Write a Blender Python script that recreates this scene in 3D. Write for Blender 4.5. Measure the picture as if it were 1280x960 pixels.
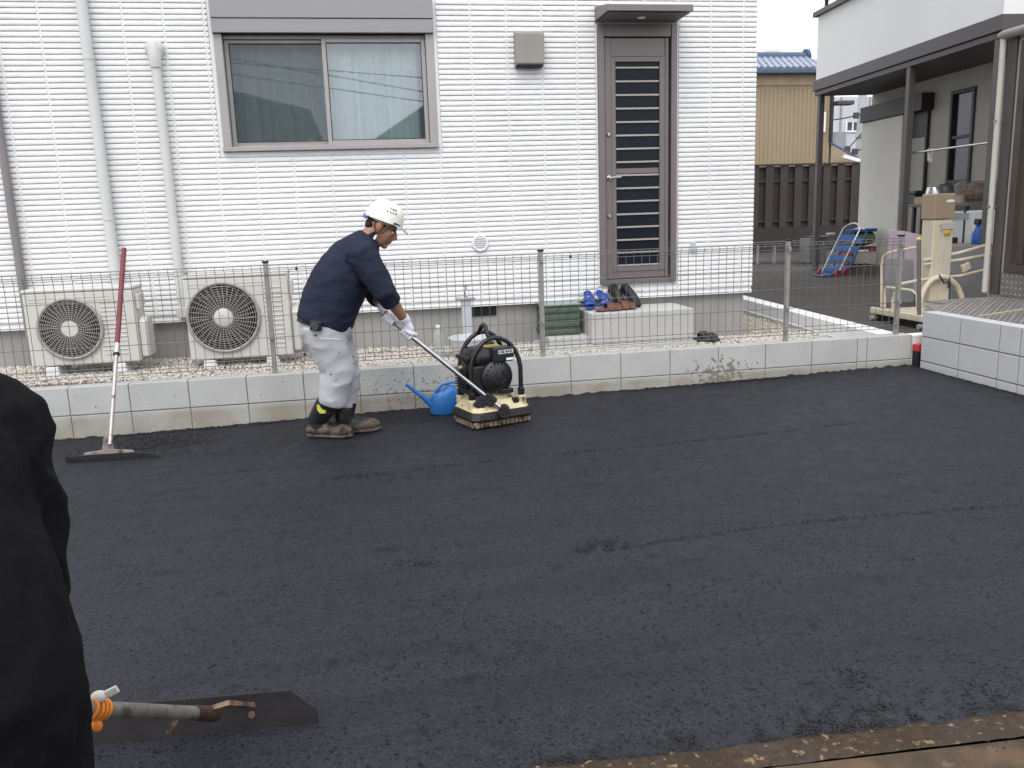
import bpy, math, random
import numpy as np
from mathutils import Vector, Matrix, Euler, noise as mnoise
random.seed(7); RNG = np.random.default_rng(7)
PI = math.pi; rad = math.radians
for _o in list(bpy.data.objects): bpy.data.objects.remove(_o)
scn = bpy.context.scene; COL = scn.collection

# ------------------------------------------------------------------ camera
YAW, PITCH, ROLL, FPX = 0.16915737, 0.19771771, -0.03425235, 1059.167
CAM = np.array([-1.526021, -6.230364, 1.080439])
_f = np.array([math.sin(YAW)*math.cos(PITCH), math.cos(YAW)*math.cos(PITCH), -math.sin(PITCH)])
_r0 = np.array([math.cos(YAW), -math.sin(YAW), 0.0]); _u0 = np.cross(_r0, _f)
_r = math.cos(ROLL)*_r0+math.sin(ROLL)*_u0; _u = -math.sin(ROLL)*_r0+math.cos(ROLL)*_u0
cd = bpy.data.cameras.new('camera'); cam = bpy.data.objects.new('camera', cd); COL.objects.link(cam)
cd.sensor_width = 36; cd.lens = 36*FPX/1280; cd.clip_start = 0.05; cd.clip_end = 1500
cam.matrix_world = Matrix(((_r[0], _u[0], -_f[0], CAM[0]), (_r[1], _u[1], -_f[1], CAM[1]), (_r[2], _u[2], -_f[2], CAM[2]), (0, 0, 0, 1)))
scn.camera = cam
# ------------------------------------------------------------------ sky, sun, exposure
w = bpy.data.worlds.new('World'); scn.world = w; w.use_nodes = True
nt = w.node_tree; nt.nodes.clear()
SUN_EL, SUN_AZ = rad(58), rad(205)            # azimuth clockwise from +Y: behind the camera, a little to the left
sky = nt.nodes.new('ShaderNodeTexSky'); sky.sky_type = 'NISHITA'; sky.sun_disc = False
sky.sun_elevation = SUN_EL; sky.sun_rotation = SUN_AZ; sky.air_density = 1.0; sky.dust_density = 3.0
cl = nt.nodes.new('ShaderNodeMixRGB'); cl.inputs[0].default_value = 0.90; cl.inputs[2].default_value = (11.6, 11.9, 12.6, 1)   # even cloud cover over the clear sky
bgn = nt.nodes.new('ShaderNodeBackground'); bgn.inputs[1].default_value = 0.10
wo = nt.nodes.new('ShaderNodeOutputWorld')
nt.links.new(sky.outputs[0], cl.inputs[1]); nt.links.new(cl.outputs[0], bgn.inputs[0]); nt.links.new(bgn.outputs[0], wo.inputs[0])
sl = bpy.data.lights.new('sun', 'SUN'); sl.energy = 1.0; sl.angle = rad(35); sl.color = (1, .97, .93)
so = bpy.data.objects.new('sun', sl); COL.objects.link(so)
so.rotation_euler = Vector((math.sin(SUN_AZ)*math.cos(SUN_EL), math.cos(SUN_AZ)*math.cos(SUN_EL), math.sin(SUN_EL))).to_track_quat('Z', 'Y').to_euler()
scn.view_settings.view_transform = 'Standard'; scn.view_settings.look = 'None'
scn.view_settings.exposure = 0.72; scn.view_settings.gamma = 1.0; scn.view_settings.use_curve_mapping = False
scn.render.resolution_x = 1024; scn.render.resolution_y = 768

# ------------------------------------------------------------------ pixel -> point on a known plane
def ray(u, v): return _f+(u-640)/FPX*_r+(480-v)/FPX*_u
def onY(u, v, Y): d = ray(u, v); t = (Y-CAM[1])/d[1]; return CAM+t*d
def onX(u, v, X): d = ray(u, v); t = (X-CAM[0])/d[0]; return CAM+t*d
def onZ(u, v, Z): d = ray(u, v); t = (Z-CAM[2])/d[2]; return CAM+t*d
def gz(x): return -0.304+0.0172*x                     # asphalt level
def onG(u, v):
    z = -.33
    for _ in range(4): p = onZ(u, v, z); z = gz(p[0])
    return np.array([p[0], p[1], z])
TH = rad(4.75); HU = np.array([math.sin(TH), math.cos(TH)]); HN = np.array([math.cos(TH), -math.sin(TH)])
def onN(u, v, a): d = ray(u, v); t = (a-CAM[:2]@HN)/(d[:2]@HN); p = CAM+t*d; return np.array([a, p[:2]@HU, p[2]])
def onU(u, v, b): d = ray(u, v); t = (b-CAM[:2]@HU)/(d[:2]@HU); p = CAM+t*d; return np.array([p[:2]@HN, b, p[2]])

# ------------------------------------------------------------------ materials
def _n(t, k, **kw):
    n = t.nodes.new(k)
    for a, b in kw.items(): setattr(n, a, b)
    return n
def M(name, col, rough=.7, metal=0.0, var=.12, vs=5.0, bump=0.0, bs=80.0, spec=.4, dirt=None, dirt2=None, fine=0.0, fs=120.0, coat=0.0, trans=0.0):
    m = bpy.data.materials.new(name); m.use_nodes = True; t = m.node_tree
    b = t.nodes['Principled BSDF']; L = t.links.new
    geo = _n(t, 'ShaderNodeNewGeometry')
    def noise(scale, detail=5):
        n = _n(t, 'ShaderNodeTexNoise'); n.inputs['Scale'].default_value = scale; n.inputs['Detail'].default_value = detail
        L(geo.outputs['Position'], n.inputs['Vector']); return n.outputs[0]
    def ramp(src, a, c):
        r = _n(t, 'ShaderNodeMapRange'); r.inputs[1].default_value = a; r.inputs[2].default_value = c; L(src, r.inputs[0]); return r.outputs[0]
    def mix(f, c1, c2):
        x = _n(t, 'ShaderNodeMixRGB')
        if hasattr(f, 'links'): L(f, x.inputs[0])
        else: x.inputs[0].default_value = f
        for i, c in ((1, c1), (2, c2)):
            if hasattr(c, 'links'): L(c, x.inputs[i])
            else: x.inputs[i].default_value = (*c, 1)
        return x.outputs[0]
    sc = lambda k: tuple(max(0, min(1, c*k)) for c in col)
    c = mix(ramp(noise(vs), .3, .7), sc(1-var), sc(1+var))
    if fine: c = mix(ramp(noise(fs, 2), .35, .65), c, sc(1-fine)) if fine > 0 else c
    for d in (dirt, dirt2):
        if d: c = mix(ramp(noise(d[1], 6), d[2], d[3]), c, d[0])
    L(c, b.inputs['Base Color'])
    b.inputs['Roughness'].default_value = rough; b.inputs['Metallic'].default_value = metal
    b.inputs['Specular IOR Level'].default_value = spec; b.inputs['Coat Weight'].default_value = coat
    b.inputs['Transmission Weight'].default_value = trans
    if bump:
        bp = _n(t, 'ShaderNodeBump'); bp.inputs['Strength'].default_value = bump; bp.inputs['Distance'].default_value = .01
        L(noise(bs, 6), bp.inputs['Height']); L(bp.outputs[0], b.inputs['Normal'])
    return m
def glass(name, tint, refl, rough=.0):
    m = bpy.data.materials.new(name); m.use_nodes = True; t = m.node_tree; t.nodes.clear()
    tr = _n(t, 'ShaderNodeBsdfTransparent'); tr.inputs[0].default_value = (*tint, 1)
    gl = _n(t, 'ShaderNodeBsdfGlossy'); gl.inputs[0].default_value = (.95, .97, 1, 1); gl.inputs[1].default_value = rough
    fr = _n(t, 'ShaderNodeFresnel'); fr.inputs[0].default_value = 1.5
    ad = _n(t, 'ShaderNodeMath', operation='ADD'); ad.inputs[1].default_value = refl; ad.use_clamp = True
    mx = _n(t, 'ShaderNodeMixShader'); o = _n(t, 'ShaderNodeOutputMaterial')
    t.links.new(fr.outputs[0], ad.inputs[0]); t.links.new(ad.outputs[0], mx.inputs[0]); t.links.new(tr.outputs[0], mx.inputs[1]); t.links.new(gl.outputs[0], mx.inputs[2]); t.links.new(mx.outputs[0], o.inputs[0])
    return m

def asphalt_material():
    m = bpy.data.materials.new('fresh_asphalt'); m.use_nodes = True; t = m.node_tree; b = t.nodes['Principled BSDF']; L = t.links.new
    geo = _n(t, 'ShaderNodeNewGeometry')
    def nz(s, d=4, r=.55):
        n = _n(t, 'ShaderNodeTexNoise'); n.inputs['Scale'].default_value = s; n.inputs['Detail'].default_value = d; n.inputs['Roughness'].default_value = r
        L(geo.outputs['Position'], n.inputs['Vector']); return n.outputs[0]
    def rg(src, a, c, lo=0, hi=1):
        r = _n(t, 'ShaderNodeMapRange'); 
        for i, v in enumerate((a, c, lo, hi)): r.inputs[i+1].default_value = v
        L(src, r.inputs[0]); return r.outputs[0]
    def mix(f, c1, c2):
        x = _n(t, 'ShaderNodeMixRGB'); L(f, x.inputs[0])
        for i, c in ((1, c1), (2, c2)):
            if hasattr(c, 'links'): L(c, x.inputs[i])
            else: x.inputs[i].default_value = (*c, 1)
        return x.outputs[0]
    vo = _n(t, 'ShaderNodeTexVoronoi'); vo.inputs['Scale'].default_value = 170; L(geo.outputs['Position'], vo.inputs['Vector'])
    sep = _n(t, 'ShaderNodeSeparateColor'); L(vo.outputs['Color'], sep.inputs[0])
    c = mix(rg(nz(1.1, 5), .35, .68), (.0146, .0152, .0202), (.0192, .0200, .0263))
    c = mix(rg(sep.outputs[0], .55, 1.0), c, (.0280, .0291, .0375))                # single grains
    c = mix(rg(nz(72, 2, .5), .60, .645), c, (.0025, .0025, .0028))                     # open pits
    c = mix(rg(nz(11, 5, .6), .585, .69), c, (.0095, .0095, .0108))                 # loose, tarry patches
    mp = _n(t, 'ShaderNodeMapping'); mp.inputs['Scale'].default_value = (.5, 5.5, 1); mp.inputs['Rotation'].default_value = (0, 0, -.05); L(geo.outputs['Position'], mp.inputs[0])
    ns_ = _n(t, 'ShaderNodeTexNoise'); ns_.inputs['Scale'].default_value = 1.6; ns_.inputs['Detail'].default_value = 4; L(mp.outputs[0], ns_.inputs[0])
    c = mix(rg(ns_.outputs[0], .48, .66, 0, .35), c, (.0103, .0107, .0140))     # overlapping plate passes
    L(c, b.inputs['Base Color'])
    L(rg(nz(9, 3), .3, .7, .50, .68), b.inputs['Roughness']); b.inputs['Specular IOR Level'].default_value = .22
    h = _n(t, 'ShaderNodeMath', operation='MULTIPLY_ADD'); L(vo.outputs['Distance'], h.inputs[0]); h.inputs[1].default_value = -.55; L(nz(90, 4), h.inputs[2])
    bp = _n(t, 'ShaderNodeBump'); bp.inputs['Strength'].default_value = .55; bp.inputs['Distance'].default_value = .008
    L(h.outputs[0], bp.inputs['Height']); L(bp.outputs[0], b.inputs['Normal'])
    return m

def block_material():
    m = M('concrete_block', (0.475, 0.475, 0.455), .85, var=.13, vs=4, bump=.4, bs=130, spec=.25, fine=.10, fs=150); t = m.node_tree; L = t.links.new
    b = t.nodes['Principled BSDF']; src = b.inputs['Base Color'].links[0].from_socket
    geo = _n(t, 'ShaderNodeNewGeometry'); sp = _n(t, 'ShaderNodeSeparateXYZ'); L(geo.outputs[0], sp.inputs[0])
    def nz(s, d=5):
        n = _n(t, 'ShaderNodeTexNoise'); n.inputs['Scale'].default_value = s; n.inputs['Detail'].default_value = d; L(geo.outputs[0], n.inputs[0]); return n.outputs[0]
    def rg(s, a, c):
        r = _n(t, 'ShaderNodeMapRange'); r.inputs[1].default_value = a; r.inputs[2].default_value = c; L(s, r.inputs[0]); return r.outputs[0]
    def mul(a, c):
        n = _n(t, 'ShaderNodeMath', operation='MULTIPLY'); L(a, n.inputs[0])
        if hasattr(c, 'links'): L(c, n.inputs[1])
        else: n.inputs[1].default_value = c
        return n.outputs[0]
    def mix(f, c1, c2):
        x = _n(t, 'ShaderNodeMixRGB'); L(f, x.inputs[0]); L(c1, x.inputs[1]); x.inputs[2].default_value = (*c2, 1); return x.outputs[0]
    low = rg(sp.outputs[2], -.19, -.24)                              # buff soil film on the lower course
    c = mix(mul(mul(low, rg(nz(3.5), .2, .6)), .8), src, (.27, .235, .17))
    # mud thrown against the face at a few spots
    def spot(x0, x1):
        a = rg(sp.outputs[0], x0, x0+.25); d = rg(sp.outputs[0], x1, x1-.25); return mul(a, d)
    band = rg(sp.outputs[2], -.03, -.17)
    wgt = mul(mul(spot(.85, 1.6), band), .21)
    ad = _n(t, 'ShaderNodeMath', operation='ADD'); L(nz(24, 12), ad.inputs[0]); L(wgt, ad.inputs[1]); mud = rg(ad.outputs[0], .685, .70)
    c = mix(mul(mud, .85), c, (.19, .17, .135))
    mud2 = mul(mul(spot(-1.65, -.75), rg(sp.outputs[2], .02, -.12)), rg(nz(34, 8), .585, .61))
    c = mix(mul(mud2, .8), c, (.16, .15, .13))
    L(c, b.inputs['Base Color']); return m

white_siding = M('white_siding', (0.758, 0.752, 0.745), .75, var=.035, vs=2.5, bump=.5, bs=140, spec=.25)
siding_back = M('siding_back', (0.75, 0.7547, 0.7687), .8, var=.02)
white_trim = M('white_trim', (0.8, 0.8, 0.8), .5, var=.02)
found = M('render_grey', (0.33, 0.3202, 0.3056), .9, var=.05, vs=4, bump=.2, bs=200, spec=.2)
taupe = M('taupe_aluminium', (0.185, 0.165, 0.156), .42, metal=.35, var=.03, vs=3)
taupe_lt = M('taupe_light', (0.36, 0.338, 0.328), .45, metal=.2, var=.03)
shut_grey = M('shutter_grey', (0.2829, 0.2788, 0.2829), .5, metal=.15, var=.02)
dark_gap = M('dark_recess', (0.0096, 0.0096, 0.0128), .6, var=.1)
pipe_cream = M('pipe_cream', (0.57, 0.57, 0.5415), .45, var=.03, vs=2)
pipe_grey = M('pipe_pale_grey', (0.575, 0.58, 0.56), .45, var=.03, vs=2)
pipe_taupe = M('pipe_taupe', (0.216, 0.196, 0.196), .45, var=.04)
ac_cream = M('appliance_cream', (0.575, 0.560, 0.515), .45, var=.03, vs=4, dirt=((.42, .39, .33), 7, .66, .85))
ac_grille = M('grille_cream', (0.40, 0.375, 0.335), .5, var=.05)
black_plastic = M('black_plastic', (0.012, 0.012, 0.0128), .5, var=.3, vs=12, spec=.4)
block_m = block_material()
block2_m = M('concrete_block_clean', (0.50, 0.505, 0.505), .85, var=.09, vs=4, bump=.35, bs=130, spec=.25, fine=.09, fs=150)
mortar = M('mortar', (0.20, 0.18, 0.15), .95, var=.2, vs=20, bump=.3, bs=200, spec=.1)
conc = M('concrete', (0.483, 0.4778, 0.462), .85, var=.10, vs=5, bump=.3, bs=90, spec=.2, fine=.1, fs=90)
conc_white = M('concrete_white', (0.74, 0.74, 0.735), .85, var=.05, vs=4, bump=.2, bs=90, spec=.2)
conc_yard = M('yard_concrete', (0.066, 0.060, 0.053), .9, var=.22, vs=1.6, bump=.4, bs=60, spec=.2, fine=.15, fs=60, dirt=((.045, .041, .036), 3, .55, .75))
pebble = M('gravel_stone', (0.56, 0.52, 0.46), .8, var=.26, vs=55, spec=.25)
gravel_base = M('gravel_base', (0.36, 0.32, 0.26), .95, var=.35, vs=70, bump=1, bs=60, spec=.1)
fence_metal = M('fence_bronze', (0.33, 0.32, 0.305), .45, metal=.3, var=.06)
steel = M('steel', (0.496, 0.496, 0.496), .28, metal=1.0, var=.08, vs=20)
galv = M('galvanised', (0.416, 0.416, 0.408), .4, metal=.85, var=.12, vs=30, dirt=((.19, .14, .10), 14, .60, .72))
asphalt = asphalt_material()
crumb_m = M('asphalt_crumb', (0.013, 0.013, 0.0145), .6, var=.35, vs=60, bump=.6, bs=200)

# ------------------------------------------------------------------ mesh helpers
OFF = {}
def link(o): COL.objects.link(o); return o
def tag(o, label=None, cat=None, group=None, kind=None):
    for k, v in (('label', label), ('category', cat), ('group', group), ('kind', kind)):
        if v: o[k] = v
    return o
def thing(name, label, cat, loc=(0, 0, 0), rz=0.0, group=None, off=None):
    """Empty at a thing's base. loc: world base point; parts are given in world coords (or, with off, in the turned frame)."""
    o = bpy.data.objects.new(name, None); link(o); o.location = loc; o.rotation_euler = (0, 0, rz); o.empty_display_size = .1
    OFF[o.name] = np.array(off if off is not None else loc, float); return tag(o, label, cat, group)
class MB:
    def __init__(s): s.v = []; s.f = []
    def add(s, v, f):
        k = len(s.v); s.v += [tuple(float(c) for c in p) for p in v]; s.f += [tuple(i+k for i in q) for q in f]; return s
    def box(s, c, d, R=None):
        h = [x/2 for x in d]; vs = [Vector((a*h[0], b*h[1], e*h[2])) for a in (-1, 1) for b in (-1, 1) for e in (-1, 1)]
        if R is not None: vs = [R @ p for p in vs]
        return s.add([p+Vector(c) for p in vs], [(0, 1, 3, 2), (4, 6, 7, 5), (0, 4, 5, 1), (2, 3, 7, 6), (0, 2, 6, 4), (1, 5, 7, 3)])
    def bx(s, x0, x1, y0, y1, z0, z1): return s.box(((x0+x1)/2, (y0+y1)/2, (z0+z1)/2), (abs(x1-x0), abs(y1-y0), abs(z1-z0)))
    def prism(s, poly, axis, lo, hi):
        n = len(poly)
        def P(a, b, c): return (c, a, b) if axis == 'x' else ((a, c, b) if axis == 'y' else (a, b, c))
        return s.add([P(a, b, lo) for a, b in poly]+[P(a, b, hi) for a, b in poly],
                     [tuple(range(n))[::-1], tuple(range(n, 2*n))]+[(i, (i+1) % n, (i+1) % n+n, i+n) for i in range(n)])
    def rings(s, rs, closed=False, cap=True):
        n = len(rs[0]); k = len(s.v); v = [p for r in rs for p in r]; f = []; m = len(rs)
        for i in range(m if closed else m-1):
            a, b = i*n, ((i+1) % m)*n
            f += [(a+j, a+(j+1) % n, b+(j+1) % n, b+j) for j in range(n)]
        if cap and not closed: f += [tuple(range(n))[::-1], tuple(range((m-1)*n, m*n))]
        return s.add(v, f)
    def tube(s, pts, r, n=8, closed=False):
        P = [Vector(p) for p in pts]; m = len(P); rr = r if hasattr(r, '__len__') else [r]*m; out = []; up = None
        for i in range(m):
            t = (P[(i+1) % m]-P[i-1]) if closed else (P[min(i+1, m-1)]-P[max(i-1, 0)])
            t.normalize()
            if up is None: up = t.orthogonal().normalized()
            up = (up-t*up.dot(t)); up = up.normalized() if up.length > 1e-6 else t.orthogonal().normalized(); q = t.cross(up)
            out.append([P[i]+(up*math.cos(2*PI*j/n)+q*math.sin(2*PI*j/n))*rr[i] for j in range(n)])
        return s.rings(out, closed)
    def cyl(s, a, b, r0, r1=None, n=14): return s.tube([a, b], [r0, r0 if r1 is None else r1], n)
    def lathe(s, prof, c=(0, 0, 0), R=None, n=24):
        out = []
        for r, z in prof:
            ring = [Vector((max(r, 1e-4)*math.cos(2*PI*j/n), max(r, 1e-4)*math.sin(2*PI*j/n), z)) for j in range(n)]
            out.append([(R @ p if R is not None else p)+Vector(c) for p in ring])
        return s.rings(out)
    def loft(s, cs, a, b, side=(0, 1, 0), n=20, p=2.0):
        P = [Vector(c) for c in cs]; m = len(P); out = []; S = Vector(side)
        for i in range(m):
            t = (P[min(i+1, m-1)]-P[max(i-1, 0)]).normalized(); sd = (S-t*S.dot(t)).normalized(); nr = sd.cross(t)
            ring = []
            for j in range(n):
                th = 2*PI*j/n; c_, s_ = math.cos(th), math.sin(th); e = 2/p
                ring.append(P[i]+nr*(a[i]*math.copysign(abs(c_)**e, c_))+sd*(b[i]*math.copysign(abs(s_)**e, s_)))
            out.append(ring)
        return s.rings(out)
    def ell(s, c, r, R=None, n=16, m=10):
        out = []
        for i in range(m+1):
            ph = -PI/2+PI*i/m; k = max(math.cos(ph), 1e-3)
            ring = [Vector((r[0]*k*math.cos(2*PI*j/n), r[1]*k*math.sin(2*PI*j/n), r[2]*math.sin(ph))) for j in range(n)]
            out.append([(R @ p if R is not None else p)+Vector(c) for p in ring])
        return s.rings(out)
    def mesh(s, name, smooth=None, off=(0, 0, 0)):
        me = bpy.data.meshes.new(name); o = np.array(off)
        me.from_pydata([tuple(np.array(p)-o) for p in s.v], [], s.f); me.update()
        if smooth is not None:
            me.polygons.foreach_set('use_smooth', [True]*len(me.polygons)); me.set_sharp_from_angle(angle=rad(smooth))
        return me
    def build(s, name, mat, parent=None, smooth=None, bevel=0, kind=None, label=None, segs=2):
        off = OFF[parent.name] if parent is not None else np.zeros(3)
        me = s.mesh(name, smooth, off); o = bpy.data.objects.new(name, me); link(o); me.materials.append(mat)
        if parent is not None: o.parent = parent
        OFF[o.name] = off
        if bevel:
            b = o.modifiers.new('bevel', 'BEVEL'); b.width = bevel; b.segments = segs; b.limit_method = 'ANGLE'; b.angle_limit = rad(40)
        if kind: o['kind'] = kind
        if label: o['label'] = label
        return o
SHOP = bpy.data.scenes.new('workshop')               # private scene in which skins are fused, removed at the end
def fuse(mb, name, mat, parent, voxel=.006, smooth=4, wrinkle=None, label=None):
    """Union the closed pieces of mb into one continuous skin (voxel remesh + smoothing), optionally creased."""
    o = mb.build(name, mat, parent); COL.objects.unlink(o); SHOP.collection.objects.link(o)
    r = o.modifiers.new('r', 'REMESH'); r.mode = 'VOXEL'; r.voxel_size = voxel
    if smooth: q = o.modifiers.new('s', 'SMOOTH'); q.iterations = smooth; q.factor = .5
    SHOP.view_layers[0].update(); dg = SHOP.view_layers[0].depsgraph; me = bpy.data.meshes.new_from_object(o.evaluated_get(dg)); old = o.data; SHOP.collection.objects.unlink(o); COL.objects.link(o)
    o.modifiers.clear(); o.data = me; bpy.data.meshes.remove(old); me.name = name
    if not me.materials: me.materials.append(mat)
    if wrinkle:
        n_ = len(me.vertices); co = np.empty(n_*3, np.float32); no = np.empty(n_*3, np.float32)
        me.vertices.foreach_get('co', co); me.vertices.foreach_get('normal', no); co = co.reshape(-1, 3); no = no.reshape(-1, 3)
        d = np.array([sum(a*wrf(c, sc) for a, sc in wrinkle) for c in co.tolist()], np.float32); me.vertices.foreach_set('co', (co+no*d[:, None]).ravel())
    me.polygons.foreach_set('use_smooth', [True]*len(me.polygons)); me.update()
    if label: o['label'] = label
    return o
def wrf(co, sc):
    p = Vector((co[0]*sc[0], co[1]*sc[1], co[2]*sc[2])); n = mnoise.noise(p+Vector((3.1, 7.7, 1.3))); return 1-2.2*abs(n)
def piece(me, name, parent, loc, rz=0.0, mat=None):
    o = bpy.data.objects.new(name, me); link(o); o.parent = parent; o.location = tuple(np.array(loc)-OFF[parent.name]); o.rotation_euler = (0, 0, rz); return o
def bulk(name, V, F, mat, parent=None, kind='stuff', smooth=False):
    """big mesh straight from numpy arrays (all faces with the same vertex count)"""
    me = bpy.data.meshes.new(name); V = np.asarray(V, np.float32); F = np.asarray(F, np.int32); k = F.shape[1]
    if parent is not None: V = V-OFF[parent.name].astype(np.float32)
    me.vertices.add(len(V)); me.vertices.foreach_set('co', V.ravel()); me.loops.add(F.size); me.loops.foreach_set('vertex_index', F.ravel())
    me.polygons.add(len(F)); me.polygons.foreach_set('loop_start', np.arange(0, F.size, k, dtype=np.int32))
    me.update(calc_edges=True); me.validate()
    if smooth: me.polygons.foreach_set('use_smooth', [True]*len(me.polygons))
    me.materials.append(mat); o = bpy.data.objects.new(name, me); link(o)
    if parent is not None: o.parent = parent
    if kind: o['kind'] = kind
    return o
_T = RNG.random((256, 256))
def vnoise(x, y):
    xi = np.floor(x).astype(int); yi = np.floor(y).astype(int); fx = x-xi; fy = y-yi; fx = fx*fx*(3-2*fx); fy = fy*fy*(3-2*fy)
    g = lambda a, b: _T[a % 256, b % 256]
    return (g(xi, yi)*(1-fx)+g(xi+1, yi)*fx)*(1-fy)+(g(xi, yi+1)*(1-fx)+g(xi+1, yi+1)*fx)*fy-.5
_t = (1+5**.5)/2
ICO_V = np.array([(-1, _t, 0), (1, _t, 0), (-1, -_t, 0), (1, -_t, 0), (0, -1, _t), (0, 1, _t), (0, -1, -_t), (0, 1, -_t), (_t, 0, -1), (_t, 0, 1), (-_t, 0, -1), (-_t, 0, 1)])/1.902
ICO_F = np.array([(0, 11, 5), (0, 5, 1), (0, 1, 7), (0, 7, 10), (0, 10, 11), (1, 5, 9), (5, 11, 4), (11, 10, 2), (10, 7, 6), (7, 1, 8), (3, 9, 4), (3, 4, 2), (3, 2, 6), (3, 6, 8), (3, 8, 9), (4, 9, 5), (2, 4, 11), (6, 2, 10), (8, 6, 7), (9, 8, 1)])
def lumps(name, C, r, mat, flat=.6, parent=None, kind='stuff', jag=.25):
    n = len(C); r = np.asarray(r).reshape(-1, 1, 1); V = np.tile(ICO_V, (n, 1, 1))*(1+RNG.uniform(-jag, jag, (n, 12, 1)))
    V = V*np.concatenate([RNG.uniform(.75, 1.3, (n, 1, 2)), RNG.uniform(flat*.8, flat*1.2, (n, 1, 1))], 2)*r
    a = RNG.uniform(0, 2*PI, n); ca, sa = np.cos(a)[:, None], np.sin(a)[:, None]
    X = V[:, :, 0]*ca-V[:, :, 1]*sa; Y = V[:, :, 0]*sa+V[:, :, 1]*ca; V = np.stack([X, Y, V[:, :, 2]], 2)+np.asarray(C)[:, None, :]
    F = (ICO_F[None]+12*np.arange(n)[:, None, None]).reshape(-1, 3)
    return bulk(name, V.reshape(-1, 3), F, mat, parent, kind)
def cells(x0, x1, z0, z1, holes):
    """split a rectangle round its openings"""
    xs = sorted({x0, x1, *[h[0] for h in holes], *[h[1] for h in holes]}); out = []
    for a, b in zip(xs, xs[1:]):
        zs = [z0]; hs = sorted([h for h in holes if h[0] < b-1e-6 and h[1] > a+1e-6], key=lambda h: h[2])
        for h in hs: out.append((a, b, zs[-1], h[2])); zs.append(h[3])
        out.append((a, b, zs[-1], z1))
    return [c for c in out if c[3]-c[2] > 1e-4 and c[1]-c[0] > 1e-4]

# ================================================================== the setting
MB().bx(-400, 400, -300, 500, -1.0, -.60).build('ground', M('far_ground', (0.128, 0.124, 0.116), .95, var=.2, vs=.2, bump=.3, bs=20)).__setitem__('kind', 'structure')
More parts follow.
